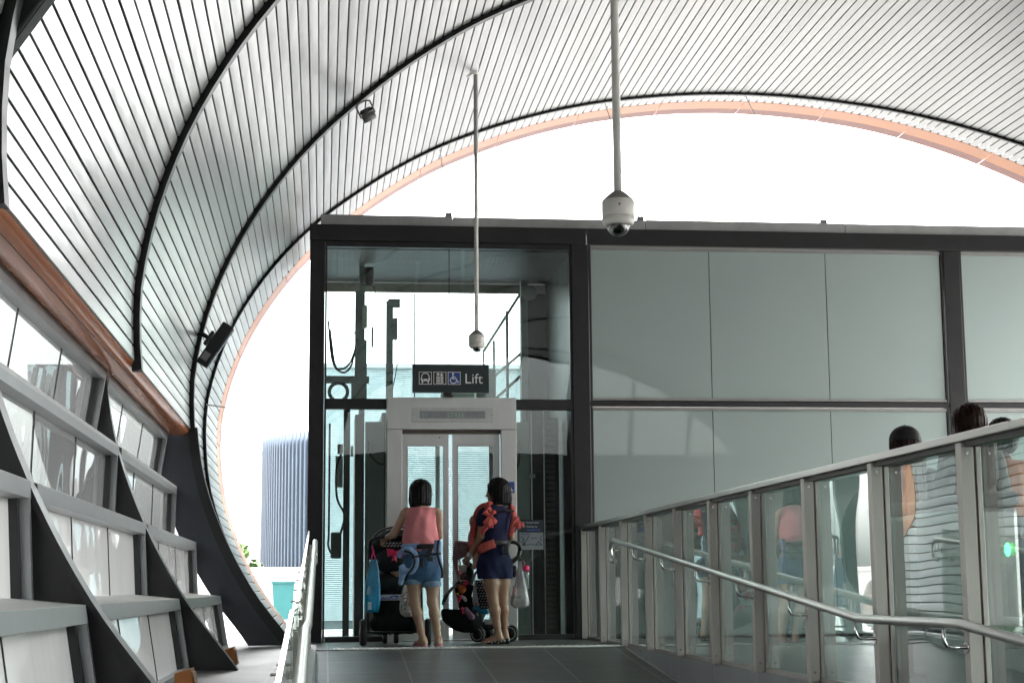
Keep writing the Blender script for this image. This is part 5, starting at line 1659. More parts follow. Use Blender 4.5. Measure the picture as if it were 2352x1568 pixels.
face_parts(hd2, fdh, w2, 0.98)
H = Field()
hc = W2(1218, 185, 0.01)
H.ell(hc+[0, 0, 0.020], (0.113, 0.112, 0.112), 0.03)
H.chain([hc+[0.008, 0, 0], W2(1235, 240, -0.01), W2(1240, 290, -0.015)], [0.110, 0.102, 0.096], 0.03)
H.cut(W2(1230, 298), (0.05, -0.1, -1))
H.cut(hd2+fdh*0.052-np.array([0, 0, 0.02]), fdh+np.array([0, 0, -0.42]))
H.disp = hrng
H.build('hair', HAIRB, w2, 0.006)
T = Field()
T.cone(W2(1205, 400), W2(1192, 580), 0.142, 0.128, 0.05, fl2)
T.cone(W2(1192, 580), W2(1190, 640), 0.128, 0.15, 0.05, fl2)
T.cone(W2(1120, 352, -0.045), W2(1305, 350, 0.055), 0.056, 0.056, 0.05)
T.cone(W2(1103, 365, -0.05), W2(1084, 425, -0.052), 0.062, 0.064, 0.02); T.cone(W2(1320, 365, 0.07), W2(1328, 470, 0.10), 0.062, 0.060, 0.02)
T.cut(W2(1208, 306, -0.02), (0, 0.25, 1))
T.disp = folds('x', 11, 0.0035)
T.build('romper_top', NAVY, w2, 0.0065)
Sx = Field()
Sx.cone(W2(1190, 640), W2(1188, 760), 0.145, 0.160, 0.05, (fdb[0], fdb[1], 1.25))
Sx.cone(W2(1128, 760, -0.03), W2(1128, 885, -0.04), 0.106, 0.104, 0.03); Sx.cone(W2(1246, 760, 0.03), W2(1250, 890, 0.04), 0.106, 0.104, 0.03)
Sx.cut(W2(1190, 872), (0, 0, -1))
Sx.disp = folds('x', 13, 0.006)
Sx.build('romper_shorts', NAVY, w2, 0.007)
DOT = mat('white_dot', (0.6, 0.6, 0.6), 0.5, 0, 0)
for an, d, in ((W2(1212, 1292, -0.06), (-0.9, 0.12, 0)), (W2(1272, 1285, 0.08), (-0.55, 0.83, 0))):
    d = np.array(d, float); d /= np.linalg.norm(d); g0 = np.array([an[0], an[1], 0.028])
    sf = Field()
    sf.cone(g0-d*0.038, g0+d*0.13, 0.034, 0.036, 0.02); sf.cone(g0+d*0.12, g0+d*0.165-np.array([0, 0, 0.008]), 0.034, 0.026, 0.02)
    sf.cut((0, 0, 0.002), (0, 0, -1)); sf.cut(g0+np.array([0, 0, 0.018])-d*0.02, (0.25*d[0], 0.25*d[1], 1.0))
    sh_ = sf.build('ballet_flat', PLAST, w2, 0.006)
    b = MB()
    sd_ = np.array([d[1], -d[0], 0])
    for a in np.arange(-0.03, 0.16, 0.03):
        for q in (-1, 1):
            c0 = g0+d*a+sd_*q*(0.0355 if a < 0.13 else 0.027)+[0, 0, -0.002 if int(a*100) % 2 else -0.012]
            b.ell(c0, (0.0055, 0.0055, 0.0055), 8, 6)
    b.build('dot', DOT, sh_)
wt = MB()
wd_ = (wL-eL)/np.linalg.norm(wL-eL)
wt.tube([wL-wd_*0.040, wL-wd_*0.006], 0.033, 16)
wtc = wt.build('watch', mat('white_rubber', (0.7, 0.7, 0.72), 0.4), w2)
cdir = np.array([0.1, -0.9, 0.3]); cdir -= wd_*(cdir@wd_); cdir /= np.linalg.norm(cdir)
cp_ = wL-wd_*0.023+cdir*0.033
MB().tube([cp_-cdir*0.004, cp_+cdir*0.008], 0.021, 18).build('watch_face', mat('watch_grey', (0.5, 0.5, 0.52), 0.3), wtc)

# coral soft carrier worn in front, tied at the shoulders
cc = thing('baby_carrier', 'coral patterned baby carrier tied with bows at the shoulders of the woman in navy', 'baby carrier', None, W2(1190, 600))
strap([W2(1150, 500, 0.05)+fdb*0.10, W2(1085, 400, 0.02)+fdb*0.09, W2(1080, 330, -0.01)+fdb*0.05, W2(1105, 302, -0.05), W2(1128, 330, -0.10), W2(1140, 380, -0.115), W2(1128, 440, -0.115), W2(1085, 500, -0.09), W2(1060, 570, -0.02)], 0.062, 0.014, 'shoulder_strap', CORAL, cc, (-0.4, -0.8, 0.4))
strap([W2(1330, 320, 0.08)+fdb*0.05, W2(1325, 303, 0.05), W2(1328, 330, -0.02), W2(1335, 400, -0.055), W2(1325, 470, -0.055), W2(1310, 540, 0.0)], 0.055, 0.014, 'shoulder_strap', CORAL, cc, (0.3, -0.85, 0.3))
def bow(c, seed, sc=1.0):
    rr = np.random.default_rng(seed)
    b = MB()
    for k in range(9):
        a = rr.uniform(-2.4, -0.7) if k < 6 else rr.uniform(0.5, 2.6)
        L = rr.uniform(0.06, 0.10)*sc
        d = np.array([math.cos(a), -0.25+0.1*rr.normal(), math.sin(a)])
        s_ = np.array([-d[2], 0, d[0]])
        p0 = np.array(c)
        rings = []
        for t in np.linspace(0, 1, 6):
            w_ = 0.006+0.02*t*sc
            cc_ = p0+d*L*t+np.array([0, -0.012*math.sin(3*t), -0.02*t*t])
            rings.append([cc_+s_*w_+[0, -0.004, 0], cc_+[0, -0.010*(1-t), 0], cc_-s_*w_+[0, -0.004, 0], cc_-s_*w_+[0, 0.004, 0], cc_+[0, 0.006, 0], cc_+s_*w_+[0, 0.004, 0]])
        b.loft(rings, True, True)
    b.ell(c, (0.018*sc, 0.016*sc, 0.018*sc))
    return b.build('bow', CORAL, cc)
bow(W2(1142, 385, -0.135), 1); bow(W2(1128, 318, -0.11), 2, 0.8); bow(W2(1372, 420, -0.05), 3, 0.8)
strap([W2(1055, 640, -0.02), W2(1075, 640, -0.10), W2(1120, 618, -0.135), W2(1178, 598, -0.135)], 0.085, 0.012, 'waist_panel', CORAL, cc, (-0.3, -0.95, 0))
strap([W2(1175, 600, -0.138), W2(1230, 595, -0.12), W2(1280, 595, -0.06), W2(1305, 600, 0.02)], 0.052, 0.010, 'waist_strap', WEB, cc, (0.3, -0.95, 0))
strap([W2(1165, 345, -0.12), W2(1240, 348, -0.10), W2(1335, 345, -0.06)], 0.022, 0.008, 'chest_strap', WEB, cc)
MB().box(*[v for ab in zip(W2(1247, 690, -0.14), W2(1288, 600, -0.105)) for v in ab], bev=0.012).build('buckle', PLAST, cc)
MB().box(*[v for ab in zip(W2(1238, 360, -0.125), W2(1280, 335, -0.105)) for v in ab], bev=0.005).build('buckle', PLAST, cc)
pf = Field()
pf.cone(W2(1140, 430, 0.02)+fdb*0.14, W2(1130, 620, 0.02)+fdb*0.14, 0.088, 0.105, 0.04)
pf.cone(W2(1040, 440, -0.02)+fdb*0.03, W2(1030, 600, -0.02)+fdb*0.05, 0.028, 0.030, 0.03)
pf.disp = folds('x', 21, 0.005)
pf.build('carrier_panel', CORAL, cc, 0.008)
seat_children(cc); seat_children(w2)
bb = thing('person', 'baby hidden in the coral carrier with one bare leg hanging out', 'baby', 'babies', W2(1060, 600, 0.1))
F = Field()
b0 = W2(1110, 560, 0.02)+fdb*0.16
F.ell(b0, (0.075, 0.07, 0.12), 0.03); F.ell(b0+[0, 0, 0.17], (0.06, 0.065, 0.07), 0.03)
F.cone(W2(1075, 660, 0.03), W2(1042, 715, 0.0), 0.04, 0.033, 0.02); F.cone(W2(1042, 715, 0.0), W2(1034, 765, -0.01), 0.033, 0.024, 0.02)
F.cone(W2(1034, 770, -0.01), W2(1016, 784, -0.02), 0.02, 0.017, 0.012)
for k in range(5): F.cone(W2(1016+k*5, 784, -0.02), W2(1012+k*5, 794, -0.024), 0.008, 0.006, 0.004)
F.build('body', SKIN1, bb, 0.0055)
seat_children(bb)

# ---------------------------------------------------------------- three people beyond the balustrade
def bystander(x, y, hgt, label, skin, hairm, top, bottom, heading, cap=False, longhair=True, sleeveless=False):
    t = thing('person', label, 'person', 'people beyond the balustrade', (x, y, 0))
    s = hgt/1.6
    fd_ = np.array([math.sin(heading), math.cos(heading), 0]); sd_ = np.array([fd_[1], -fd_[0], 0])
    fl_ = (fd_[0], fd_[1], 1.4)
    B = np.array([x, y, 0.0]); P_ = lambda a, f_, z: B+sd_*a*s+fd_*f_*s+np.array([0, 0, z*s])
    F = Field()
    F.cone(P_(0, 0, 1.30), P_(0, 0.01, 1.40), 0.05, 0.047, 0.03)
    F.cone(P_(0, 0, 1.2), P_(0, 0, 1.0), 0.12*s, 0.105*s, 0.06, fl_); F.cone(P_(0, 0, 1.0), P_(0, 0, 0.85), 0.105*s, 0.14*s, 0.06, (fd_[0], fd_[1], 1.3))
    F.cone(P_(-0.13, 0, 1.285), P_(0.13, 0, 1.285), 0.045, 0.045, 0.04)
    for q in (-1, 1):
        e_ = P_(q*0.20, 0.0, 1.03); w_ = P_(q*0.17, 0.15, 0.85)
        F.cone(P_(q*0.155, 0, 1.275), e_, 0.044, 0.036, 0.03); F.cone(e_, w_, 0.036, 0.025, 0.02)
        hand(F, w_, fd_*0.7+np.array([0, 0, -0.6]), -sd_*q, 0.6, q, 0.95)
    legs(F, P_(-0.075, 0, 0.82), P_(-0.08, 0.01, 0.44), P_(-0.08, -0.02, 0.07), P_(0.075, 0, 0.82), P_(0.08, 0.01, 0.44), P_(0.08, -0.02, 0.07))
    foot(F, P_(-0.08, -0.02, 0.07), fd_); foot(F, P_(0.08, -0.02, 0.07), fd_)
    hc_ = P_(0, 0.015, 1.475)
    face(F, hc_, fd_, s)
    F.build('body', skin, t, 0.009)
    face_parts(hc_, fd_, t, s)
    T = Field()
    T.cone(P_(0, 0, 1.2), P_(0, 0, 0.9), 0.137*s, 0.15*s, 0.05, fl_); T.cone(P_(-0.10, 0, 1.285), P_(0.10, 0, 1.285), 0.054, 0.054, 0.05)
    if not sleeveless:
        for q in (-1, 1): T.chain([P_(q*0.155, 0, 1.27), P_(q*0.19, 0, 1.12), P_(q*0.20, 0, 1.03), P_(q*0.175, 0.125, 0.88)], [0.062, 0.056, 0.052, 0.046], 0.02)
    T.cut(P_(0, 0, 1.325), (0, 0, 1)); T.cut(P_(0, 0, 0.84), (0, 0, -1)); T.disp = folds('x', int(x*100), 0.004)
    T.build('top', top, t, 0.009)
    Q = Field()
    Q.cone(P_(0, 0, 0.88), P_(0, 0, 0.8), 0.152*s, 0.158*s, 0.04, (fd_[0], fd_[1], 1.25))
    for q in (-1, 1): Q.chain([P_(q*0.075, 0, 0.8), P_(q*0.08, 0.01, 0.44), P_(q*0.08, -0.02, 0.1)], [0.10, 0.075, 0.06], 0.03)
    Q.cut(P_(0, 0, 0.96), (0, 0, 1)); Q.cut(P_(0, 0, 0.09), (0, 0, -1)); Q.disp = folds('x', int(x*130), 0.004)
    Q.build('trousers', bottom, t, 0.009)
    for q in (-1, 1):
        a_ = P_(q*0.08, -0.02, 0.03); sf = Field(); sf.cone(a_-fd_*0.04, a_+fd_*0.15, 0.038, 0.036, 0.02); sf.cut((0, 0, 0.001), (0, 0, -1))
        sf.build('shoe', PLAST, t, 0.009)
    H = Field()
    H.ell(hc_+[0, 0, 0.028]-fd_*0.012, (0.104*s, 0.106*s, 0.104*s), 0.03)
    if longhair:
        H.chain([hc_-fd_*0.03, hc_-fd_*0.07-[0, 0, 0.13], hc_-fd_*0.10-[0, 0, 0.30]], [0.105, 0.130, 0.125], 0.03, (fd_[0], fd_[1], 1.6))
    else:
        H.cone(hc_-fd_*0.03, hc_-fd_*0.05-[0, 0, 0.05], 0.085, 0.07, 0.03)
    H.cut(hc_+fd_*0.055-[0, 0, 0.03], fd_+np.array([0, 0, -0.35]))
    H.disp = hrng
    H.build('hair', hairm, t, 0.007)
    if cap:
        Cp = Field()
        Cp.ell(hc_+[0, 0, 0.045]-fd_*0.008, (0.109*s, 0.117*s, 0.104*s), 0.02)
        Cp.cut(hc_+[0, 0, 0.015], (-0.25*fd_[0], -0.25*fd_[1], -1))
        co = Cp.build('cap', mat('cap_black', (0.006, 0.006, 0.007), 0.7, 0, 0.2, 20), t, 0.006)
        rings = [[hc_+fd_*(0.06+0.1*u)+sd_*q*0.075*math.sqrt(max(0.02, 1-u*u))+[0, 0, 0.04-0.03*u*u+dz] for q, dz in ((-1, 0), (-0.4, 0.012), (0.4, 0.012), (1, 0), (0.4, 0.006), (-0.4, 0.006))] for u in np.linspace(0, 0.98, 6)]
        MB().loft(rings, True, True).build('cap_peak', M['cap_black'], co)
        MB().ell(hc_+[0, 0, 0.148], (0.009, 0.009, 0.006), 8, 6).build('cap_button', M['cap_black'], co)
    seat_children(t)
    return t
bystander(3.98, 10.9, 1.60, 'person in a black cap with reddish hair standing beyond the balustrade', SKIN2, HAIRR, mat('grey_tee', (0.10, 0.10, 0.11), 0.8), NAVY, 0.35, True, True)
bystander(4.0, 9.8, 1.65, 'person with long dark brown hair, tallest head above the balustrade rail', SKIN2, HAIRR, mat('white_tee', (0.16, 0.15, 0.15), 0.85), DENIM, -0.15, False, True)
bystander(4.62, 10.75, 1.66, 'person with short black hair in an orange top, partly hidden at the right edge', SKIN2, HAIRB, mat('burnt_orange_cloth', (0.42, 0.11, 0.03), 0.8), NAVY, -0.3, False, False, True)

# ================================================================ strollers and what hangs on them
def S1(zx, zy, y=16.1):
    k = 0.2917*y/3770
    z = 0.54-(1078+0.2917*zy-1352)*y/3770
    return np.array([(784-740+0.2917*zx)*y/3770+0.008*z, y, z])
GREYF = mat('charcoal_fabric', (0.040, 0.040, 0.043), 0.85, 0, 0.15, 20, 0.2, 60, spec=0.2)
BLKF = mat('black_fabric', (0.010, 0.010, 0.011), 0.85, 0, 0.2, 20, 0.2, 60, spec=0.2)
HOTP = mat('hot_pink', (0.80, 0.03, 0.14), 0.5, 0, 0.1)
TYRE = mat('stroller_tyre', (0.015, 0.015, 0.015), 0.75, 0, 0.15)
def wheel(par, c, r, w_, yaw=0.0, rim=None, hub=None):
    b = MB()
    b.lathe([(r*0.62, -w_/2), (r*0.9, -w_/2), (r, -w_*0.25), (r, w_*0.25), (r*0.9, w_/2), (r*0.62, w_/2), (r*0.62, -w_/2)], (0, 0, 0), 30, 'X', cap=False)
    o = b.build('wheel', TYRE, par)
    h_ = MB().lathe([(0.012, -w_*0.55), (r*0.60, -w_*0.42), (r*0.60, w_*0.42), (0.012, w_*0.55)], (0, 0, 0), 24, 'X').build('hub', hub or PLAST, o)
    objs = [o, h_]
    if rim:
        objs.append(MB().torus((-w_*0.40, 0, 0), r*0.70, r*0.085, 'X', 30, 6).torus((w_*0.40, 0, 0), r*0.70, r*0.085, 'X', 30, 6).build('rim', rim, o))
    place(objs, Matrix.Translation(c) @ Matrix.Rotation(yaw, 4, 'Z'))
    return o
st = thing('stroller', 'dark grey stroller with a hot pink bow on its hood', 'stroller', 'strollers at the lift', (0.7, 16.3, 0))
wheel(st, (0.393, 16.05, 0.126), 0.126, 0.062, 0.05)
wheel(st, (1.018, 16.05, 0.126), 0.126, 0.062, -0.05)
wheel(st, (0.625, 16.62, 0.062), 0.062, 0.045); wheel(st, (0.735, 16.62, 0.062), 0.062, 0.045)
fr = MB()
for x in (0.445, 0.965):
    fr.tube([(x, 16.05, 0.14), (x, 16.22, 0.45), (x, 16.25, 0.72), (x, 16.12, 0.95)], 0.013, 8)
    fr.tube([(x, 16.25, 0.6), (x+(0.12 if x < 0.7 else -0.12), 16.5, 0.25), (0.68 if x < 0.7 else 0.72, 16.62, 0.09)], 0.012, 8)
fr.tube([(0.40, 16.05, 0.126), (1.01, 16.05, 0.126)], 0.010, 8)
fr.build('frame', PLAST, st)
MB().tube(catmull([(0.452, 16.1, 0.93), (0.458, 16.05, 0.99), (0.50, 16.03, 1.02), (0.6, 16.03, 1.035), (0.82, 16.03, 1.035), (0.92, 16.03, 1.02), (0.958, 16.05, 0.99), (0.962, 16.1, 0.93)], 5), 0.017, 10).build('handle', PLAST, st)
B_ = Field(); B_.cone((0.56, 16.28, 0.20), (0.86, 16.28, 0.20), 0.10, 0.10, 0.05); B_.cone((0.55, 16.25, 0.36), (0.87, 16.25, 0.36), 0.085, 0.085, 0.05); B_.cone((0.56, 16.45, 0.20), (0.86, 16.45, 0.2), 0.09, 0.09, 0.05)
B_.cut((0, 0, 0.425), (0, 0, 1)); B_.cut((0, 0, 0.09), (0, 0, -1)); B_.disp = folds('x', 31, 0.006)
B_.build('basket', BLKF, st, 0.009)
B_ = Field(); B_.cone((0.60, 16.27, 0.60), (0.84, 16.27, 0.60), 0.085, 0.085, 0.05); B_.cone((0.60, 16.40, 0.58), (0.84, 16.40, 0.58), 0.09, 0.09, 0.05); B_.disp = folds('x', 33, 0.005)
B_.build('seat', GREYF, st, 0.009)
MB().box(0.535, 0.90, 16.19, 16.22, 0.475, 0.525, 0.012).build('seat_band', BLKF, st)
Hd = Field(); Hd.ell((0.72, 16.34, 0.875), (0.265, 0.27, 0.25), 0.03); Hd.cut((0.72, 16.1, 0.78), (0, -0.25, -1)); Hd.disp = folds('x', 35, 0.004)
Hd.build('hood', BLKF, st, 0.009)
Hd = Field(); Hd.ell((0.72, 16.30, 0.83), (0.245, 0.262, 0.16), 0.03); Hd.cut((0.72, 16.1, 0.92), (0, -0.4, 1)); Hd.cut((0.72, 16.1, 0.72), (0, -0.2, -1)); Hd.disp = folds('x', 36, 0.005)
Hd.build('hood_flap', GREYF, st, 0.009)
MB().tube(catmull([(0.452, 16.25, 0.86), (0.475, 16.16, 1.0), (0.55, 16.12, 1.085), (0.65, 16.11, 1.125), (0.79, 16.11, 1.125), (0.89, 16.12, 1.085), (0.965, 16.16, 1.0), (0.988, 16.25, 0.86)], 5), 0.010, 8).build('hood_rim', PLAST, st)
b = MB()
for r_ in range(2):
    for c_ in range(9):
        x = 0.575+0.032*c_+0.012*r_
        z = 0.965-0.026*r_
        b.hexa([(x, 16.075, z), (x+0.022, 16.075, z+0.004), (x+0.026, 16.075, z+0.02), (x+0.006, 16.075, z+0.016)], [(x, 16.10, z), (x+0.022, 16.10, z+0.004), (x+0.026, 16.10, z+0.02), (x+0.006, 16.10, z+0.016)])
b.build('chequer_print', mat('pale_print', (0.42, 0.42, 0.42), 0.7, 0, 0.2), st)
bw = MB()
for pts in ([(0.615, 0.925), (0.685, 0.915), (0.700, 0.895), (0.688, 0.862), (0.63, 0.845), (0.622, 0.88)], [(0.705, 0.90), (0.79, 0.93), (0.80, 0.84), (0.71, 0.865)], [(0.685, 0.865), (0.66, 0.80), (0.695, 0.812), (0.715, 0.785), (0.712, 0.865)]):
    n = len(pts)
    cxm, czm = sum(p_[0] for p_ in pts)/n, sum(p_[1] for p_ in pts)/n
    bw.add([(x, 16.035, z) for x, z in pts]+[(x, 16.06, z) for x, z in pts]+[(cxm, 16.02, czm)], [(i, (i+1) % n, 2*n) for i in range(n)]+[(i, i+n, (i+1) % n+n, (i+1) % n) for i in range(n)]+[tuple(range(n, 2*n))])
bw.ell((0.703, 16.03, 0.882), (0.014, 0.014, 0.018), 10, 8)
bw.build('bow', HOTP, st)
seat_children(st)
# hanging blue bag with its pink clip
bg = thing('shopping_bag', 'glossy blue shopping bag with a pale wing print hanging from a pink clip', 'bag', 'bags on the strollers', S1(238, 900, 15.98))
BLUEB = mat('glossy_blue_film', (0.012, 0.28, 0.52), 0.25, 0, 0.2, 9, 0.35, 25, spec=0.6)
def soft_bag(name, rows, mt_, par, y, th, seed, h=18, crump=0.006):
    rr = np.random.default_rng(seed)
    rings = []
    for (xl, xr, zy, t_) in rows:
        a, c = S1(xl, zy, y), S1(xr, zy, y)
        cx2, w2_ = (a[0]+c[0])/2, (c[0]-a[0])/2
        ph = rr.uniform(0, 6.28)
        rings.append([(cx2+w2_*math.copysign(abs(math.cos(u_))**0.7, math.cos(u_)), y+th*t_*math.copysign(abs(math.sin(u_))**0.8, math.sin(u_))+crump*math.sin(5*u_+ph)+crump*0.6*math.sin(9*u_+1.7*ph), a[2]+crump*0.5*math.sin(3*u_+ph)) for u_ in np.linspace(0, 2*math.pi, h*2, endpoint=False)])
    return MB().loft(rings, True, True).build(name, mt_, par)
soft_bag('bag_body', [(215, 270, 715, .4), (200, 276, 730, .5), (208, 272, 745, .5), (200, 280, 790, .7), (186, 288, 860, .9), (176, 296, 930, 1), (173, 298, 1000, 1), (178, 292, 1060, .9), (186, 285, 1100, .8), (190, 282, 1120, .5)], BLUEB, bg, 15.98, 0.05, 5)
wp = MB()
a0 = S1(180, 985, 15.918)
for k in range(11):
    an = math.radians(18+6.5*k)
    L = 0.05+0.055*math.sin(k/10*2.2)
    wp.tube([a0+np.array([0.012, -0.001, 0.0]), a0+np.array([0.012+L*math.sin(an)*0.42, -0.005, L*math.cos(an)*1.35-0.01])], 0.0022, 4)
wp.box(*[v for ab in zip(S1(200, 1100, 15.925), S1(228, 1040, 15.93)) for v in ab])
wp.build('wing_print', mat('pale_blue_print', (0.35, 0.55, 0.66), 0.5, 0, 0.1), bg)
MB().tube([S1(228, 612, 16.0), S1(236, 650, 15.99), S1(224, 700, 15.98), S1(232, 722, 15.98)], 0.008, 6).tube([S1(232, 640, 15.99), S1(244, 680, 15.98), S1(256, 720, 15.98)], 0.009, 6).ell(S1(236, 648, 15.985), (0.012, 0.008, 0.012), 10, 8).build('clip', mat('neon_pink', (0.85, 0.06, 0.30), 0.5), bg)
seat_children(bg)
fb = thing('drawstring_bag', 'pale floral drawstring bag hanging behind the bare leg of the woman in pink', 'bag', 'bags on the strollers', S1(490, 1050, 16.0))
soft_bag('bag_body', [(485, 520, 895, .3), (470, 525, 930, .6), (455, 540, 990, .9), (445, 548, 1060, 1), (444, 548, 1100, 1), (452, 545, 1135, .8), (480, 540, 1155, .5)], mat('floral_cloth', (0.50, 0.49, 0.46), 0.8, 0, 0.1, 8, 0.1, 60), fb, 16.0, 0.05, 6)
rr = np.random.default_rng(4)
for nm_, colr, cnt in (('red_flower', (0.45, 0.10, 0.06), 16), ('grey_leaf', (0.12, 0.15, 0.16), 26)):
    b = MB()
    for _ in range(cnt):
        p_ = S1(rr.uniform(455, 540), rr.uniform(945, 1140), 15.946)
        b.ell(p_, (rr.uniform(0.005, 0.011), 0.004, rr.uniform(0.004, 0.009)), 7, 5)
    b.build(nm_, mat(nm_, colr, 0.8), fb)
MB().tube([S1(500, 900, 16.0), S1(505, 870, 16.02), S1(500, 840, 16.05)], 0.004, 6).build('cord', WEB, fb)
seat_children(fb)
dp = thing('nappy_pack', 'white and blue pack lying on top of the black stroller basket', 'pack', None, S1(370, 1010, 16.22))
MB().box(*[v for ab in zip(S1(298, 1032, 16.16), S1(560, 985, 16.40)) for v in ab], bev=0.012).build('pack', mat('white_film', (0.55, 0.56, 0.60), 0.35), dp)
p = Plate(*S1(298, 1032, 16.159))
p.bar([(0.01, 0.014), (0.025, 0.03), (0.035, 0.012), (0.06, 0.03), (0.075, 0.014), (0.1, 0.03), (0.12, 0.016)], 0.008); p.bar([(0.09, 0.036), (0.13, 0.046), (0.17, 0.04), (0.175, 0.03)], 0.009); p.arc(0.15, 0.026, 0.012, 0, 330, 0.006)
p.b.build('print', mat('print_blue', (0.03, 0.08, 0.42), 0.4), dp)
seat_children(dp)
by = thing('person', 'baby lying in the dark grey stroller, only bare arms and a teal cap showing', 'baby', 'babies', (0.7, 16.4, 0.66))
F = Field()
F.ell((0.74, 16.42, 0.70), (0.11, 0.09, 0.08), 0.03); F.ell((0.60, 16.42, 0.74), (0.06, 0.065, 0.065), 0.03)
F.cone((0.655, 16.26, 0.742), (0.69, 16.21, 0.70), 0.032, 0.026, 0.02); F.cone((0.69, 16.21, 0.70), (0.715, 16.19, 0.675), 0.026, 0.02, 0.015)
F.cone((0.72, 16.24, 0.74), (0.75, 16.2, 0.68), 0.036, 0.03, 0.02); F.cone((0.66, 16.3, 0.74), (0.64, 16.38, 0.74), 0.034, 0.03, 0.03); F.cone((0.73, 16.26, 0.74), (0.74, 16.38, 0.72), 0.036, 0.04, 0.03)
F.build('body', SKIN1, by, 0.007)
F = Field(); F.ell((0.575, 16.27, 0.745), (0.035, 0.05, 0.042), 0.02); F.disp = folds('x', 44, 0.005)
F.build('cap', mat('teal_knit', (0.10, 0.38, 0.38), 0.8), by, 0.007)
seat_children(by)

# second stroller, side on behind the woman in navy
s2 = thing('stroller', 'black stroller with a dusty pink hood and white rimmed wheels', 'stroller', 'strollers at the lift', (1.5, 16.5, 0))
YS = 16.46
WRIM = mat('white_rim', (0.62, 0.61, 0.58), 0.4)
wheel(s2, tuple(S1(1056, 1297, 16.42)), 0.079, 0.042, math.radians(58), WRIM)
wheel(s2, tuple(S1(1312, 1292, 16.46)), 0.084, 0.042, math.radians(58), WRIM)
wheel(s2, tuple(S1(1130, 1275, 16.80)[:2])+(0.079,), 0.079, 0.042, math.radians(58), WRIM)
DUSTP = mat('dusty_pink_fabric', (0.30, 0.175, 0.185), 0.85, 0, 0.1, 12, 0.15, 60, spec=0.2)
hdm = MB()
hr = []
for (zy, xl, xr, t_) in ((577, 893, 985, .4), (583, 876, 1000, .8), (600, 869, 1004, .95), (650, 862, 1004, 1), (690, 856, 1000, 1), (720, 854, 905, 1), (770, 866, 900, .9), (830, 886, 914, .8), (895, 906, 926, .6)):
    a, c = S1(xl, zy, YS), S1(xr, zy, YS)
    hr.append([(a[0]+(c[0]-a[0])*(0.5-0.5*math.cos(u_)), YS+0.16*t_*math.sin(u_), a[2]+0.01*math.cos(2*u_)) for u_ in np.linspace(0, 2*math.pi, 24, endpoint=False)])
hdm.loft(hr, True, True).build('hood', DUSTP, s2)
MB().tube(catmull([S1(882, 600, YS-0.165), S1(900, 660, YS-0.175), S1(914, 740, YS-0.16), S1(920, 830, YS-0.14)], 5), 0.008, 6).tube(catmull([S1(880, 592, YS-0.15), S1(940, 588, YS-0.17), S1(1000, 596, YS-0.13)], 5), 0.006, 6).build('hood_piping', mat('pink_piping', (0.42, 0.24, 0.26), 0.8), s2)
Bk = Field(); Bk.cone(S1(850, 1150, YS), S1(1000, 1170, YS), 0.10, 0.12, 0.05); Bk.cone(S1(905, 1215, YS), S1(1020, 1225, YS), 0.075, 0.085, 0.05); Bk.cone(S1(795, 1118, YS), S1(850, 1130, YS), 0.022, 0.04, 0.05)
Bk.cut(S1(900, 1104, YS), (0.05, 0, 1)); Bk.cut(S1(900, 1283, YS), (0, 0, -1)); Bk.disp = folds('x', 51, 0.003)
Bk.build('basket', BLKF, s2, 0.008)
Bk = Field(); Bk.cone(S1(930, 930, YS), S1(965, 1070, YS), 0.07, 0.075, 0.05); Bk.cone(S1(985, 780, YS), S1(965, 940, YS), 0.05, 0.07, 0.04); Bk.cone(S1(965, 1080, YS), S1(1120, 1090, YS), 0.06, 0.06, 0.04); Bk.cone(S1(1080, 1235, YS), S1(1230, 1225, YS), 0.04, 0.035, 0.04); Bk.disp = folds('x', 53, 0.005)
Bk.build('seat', BLKF, s2, 0.008)
FRG = mat('frame_silver', (0.34, 0.35, 0.36), 0.4, 0.6)
MB().tube(catmull([S1(784, 1065, YS-0.1), S1(792, 1030, YS-0.12), S1(820, 980, YS-0.14), S1(860, 938, YS-0.15), S1(905, 918, YS-0.13)], 6), 0.017, 10).build('bumper_bar', mat('bar_grey', (0.10, 0.105, 0.11), 0.5, 0.3), s2)
MB().tube(catmull([S1(790, 1040, YS-0.118), S1(806, 1004, YS-0.13), S1(818, 985, YS-0.137)], 6), 0.0195, 10).build('bar_grip', PLAST, s2)
fr = MB()
fr.tube([S1(1000, 915, YS-0.17), S1(1046, 815, YS-0.17)], 0.017, 10)
fr.tube([S1(1050, 1130, YS-0.1), S1(1056, 1225, YS-0.06)], 0.012, 8)
fr.tube([S1(1300, 720, YS), S1(1200, 950, YS), S1(1080, 1200, YS)], 0.014, 8)
fr.build('frame', FRG, s2)
MB().box(*[v for ab in zip(S1(1110, 1222, YS-0.09), S1(1180, 1180, YS-0.06)) for v in ab], bev=0.005).build('axle_cover', FRG, s2)
MB().tube(catmull([S1(1040, 1290, YS-0.03), S1(1040, 1250, YS-0.02), S1(1075, 1225, YS)], 4), 0.018, 8).tube([S1(1090, 1230, YS), S1(1310, 1235, YS)], 0.016, 8).tube(catmull([S1(1312, 1290, YS), S1(1300, 1240, YS), S1(1240, 1225, YS)], 4), 0.015, 8).build('fork', PLAST, s2)
MB().tube(catmull([S1(1270, 610, YS+0.0), S1(1300, 588, YS-0.02), S1(1345, 588, YS-0.03), S1(1382, 612, YS-0.03), S1(1396, 645, YS-0.02)], 6), 0.019, 10).build('handle', PLAST, s2)
MB().tube([S1(1388, 640, YS), S1(1375, 700, YS), S1(1330, 735, YS), S1(1290, 730, YS)], 0.026, 8).tube([S1(1385, 660, YS), S1(1386, 720, YS), S1(1420, 745, YS)], 0.007, 6).box(*[v for ab in zip(S1(1305, 860, YS), S1(1352, 770, YS+0.1)) for v in ab], bev=0.012).build('hinge', PLAST, s2)
seat_children(s2)
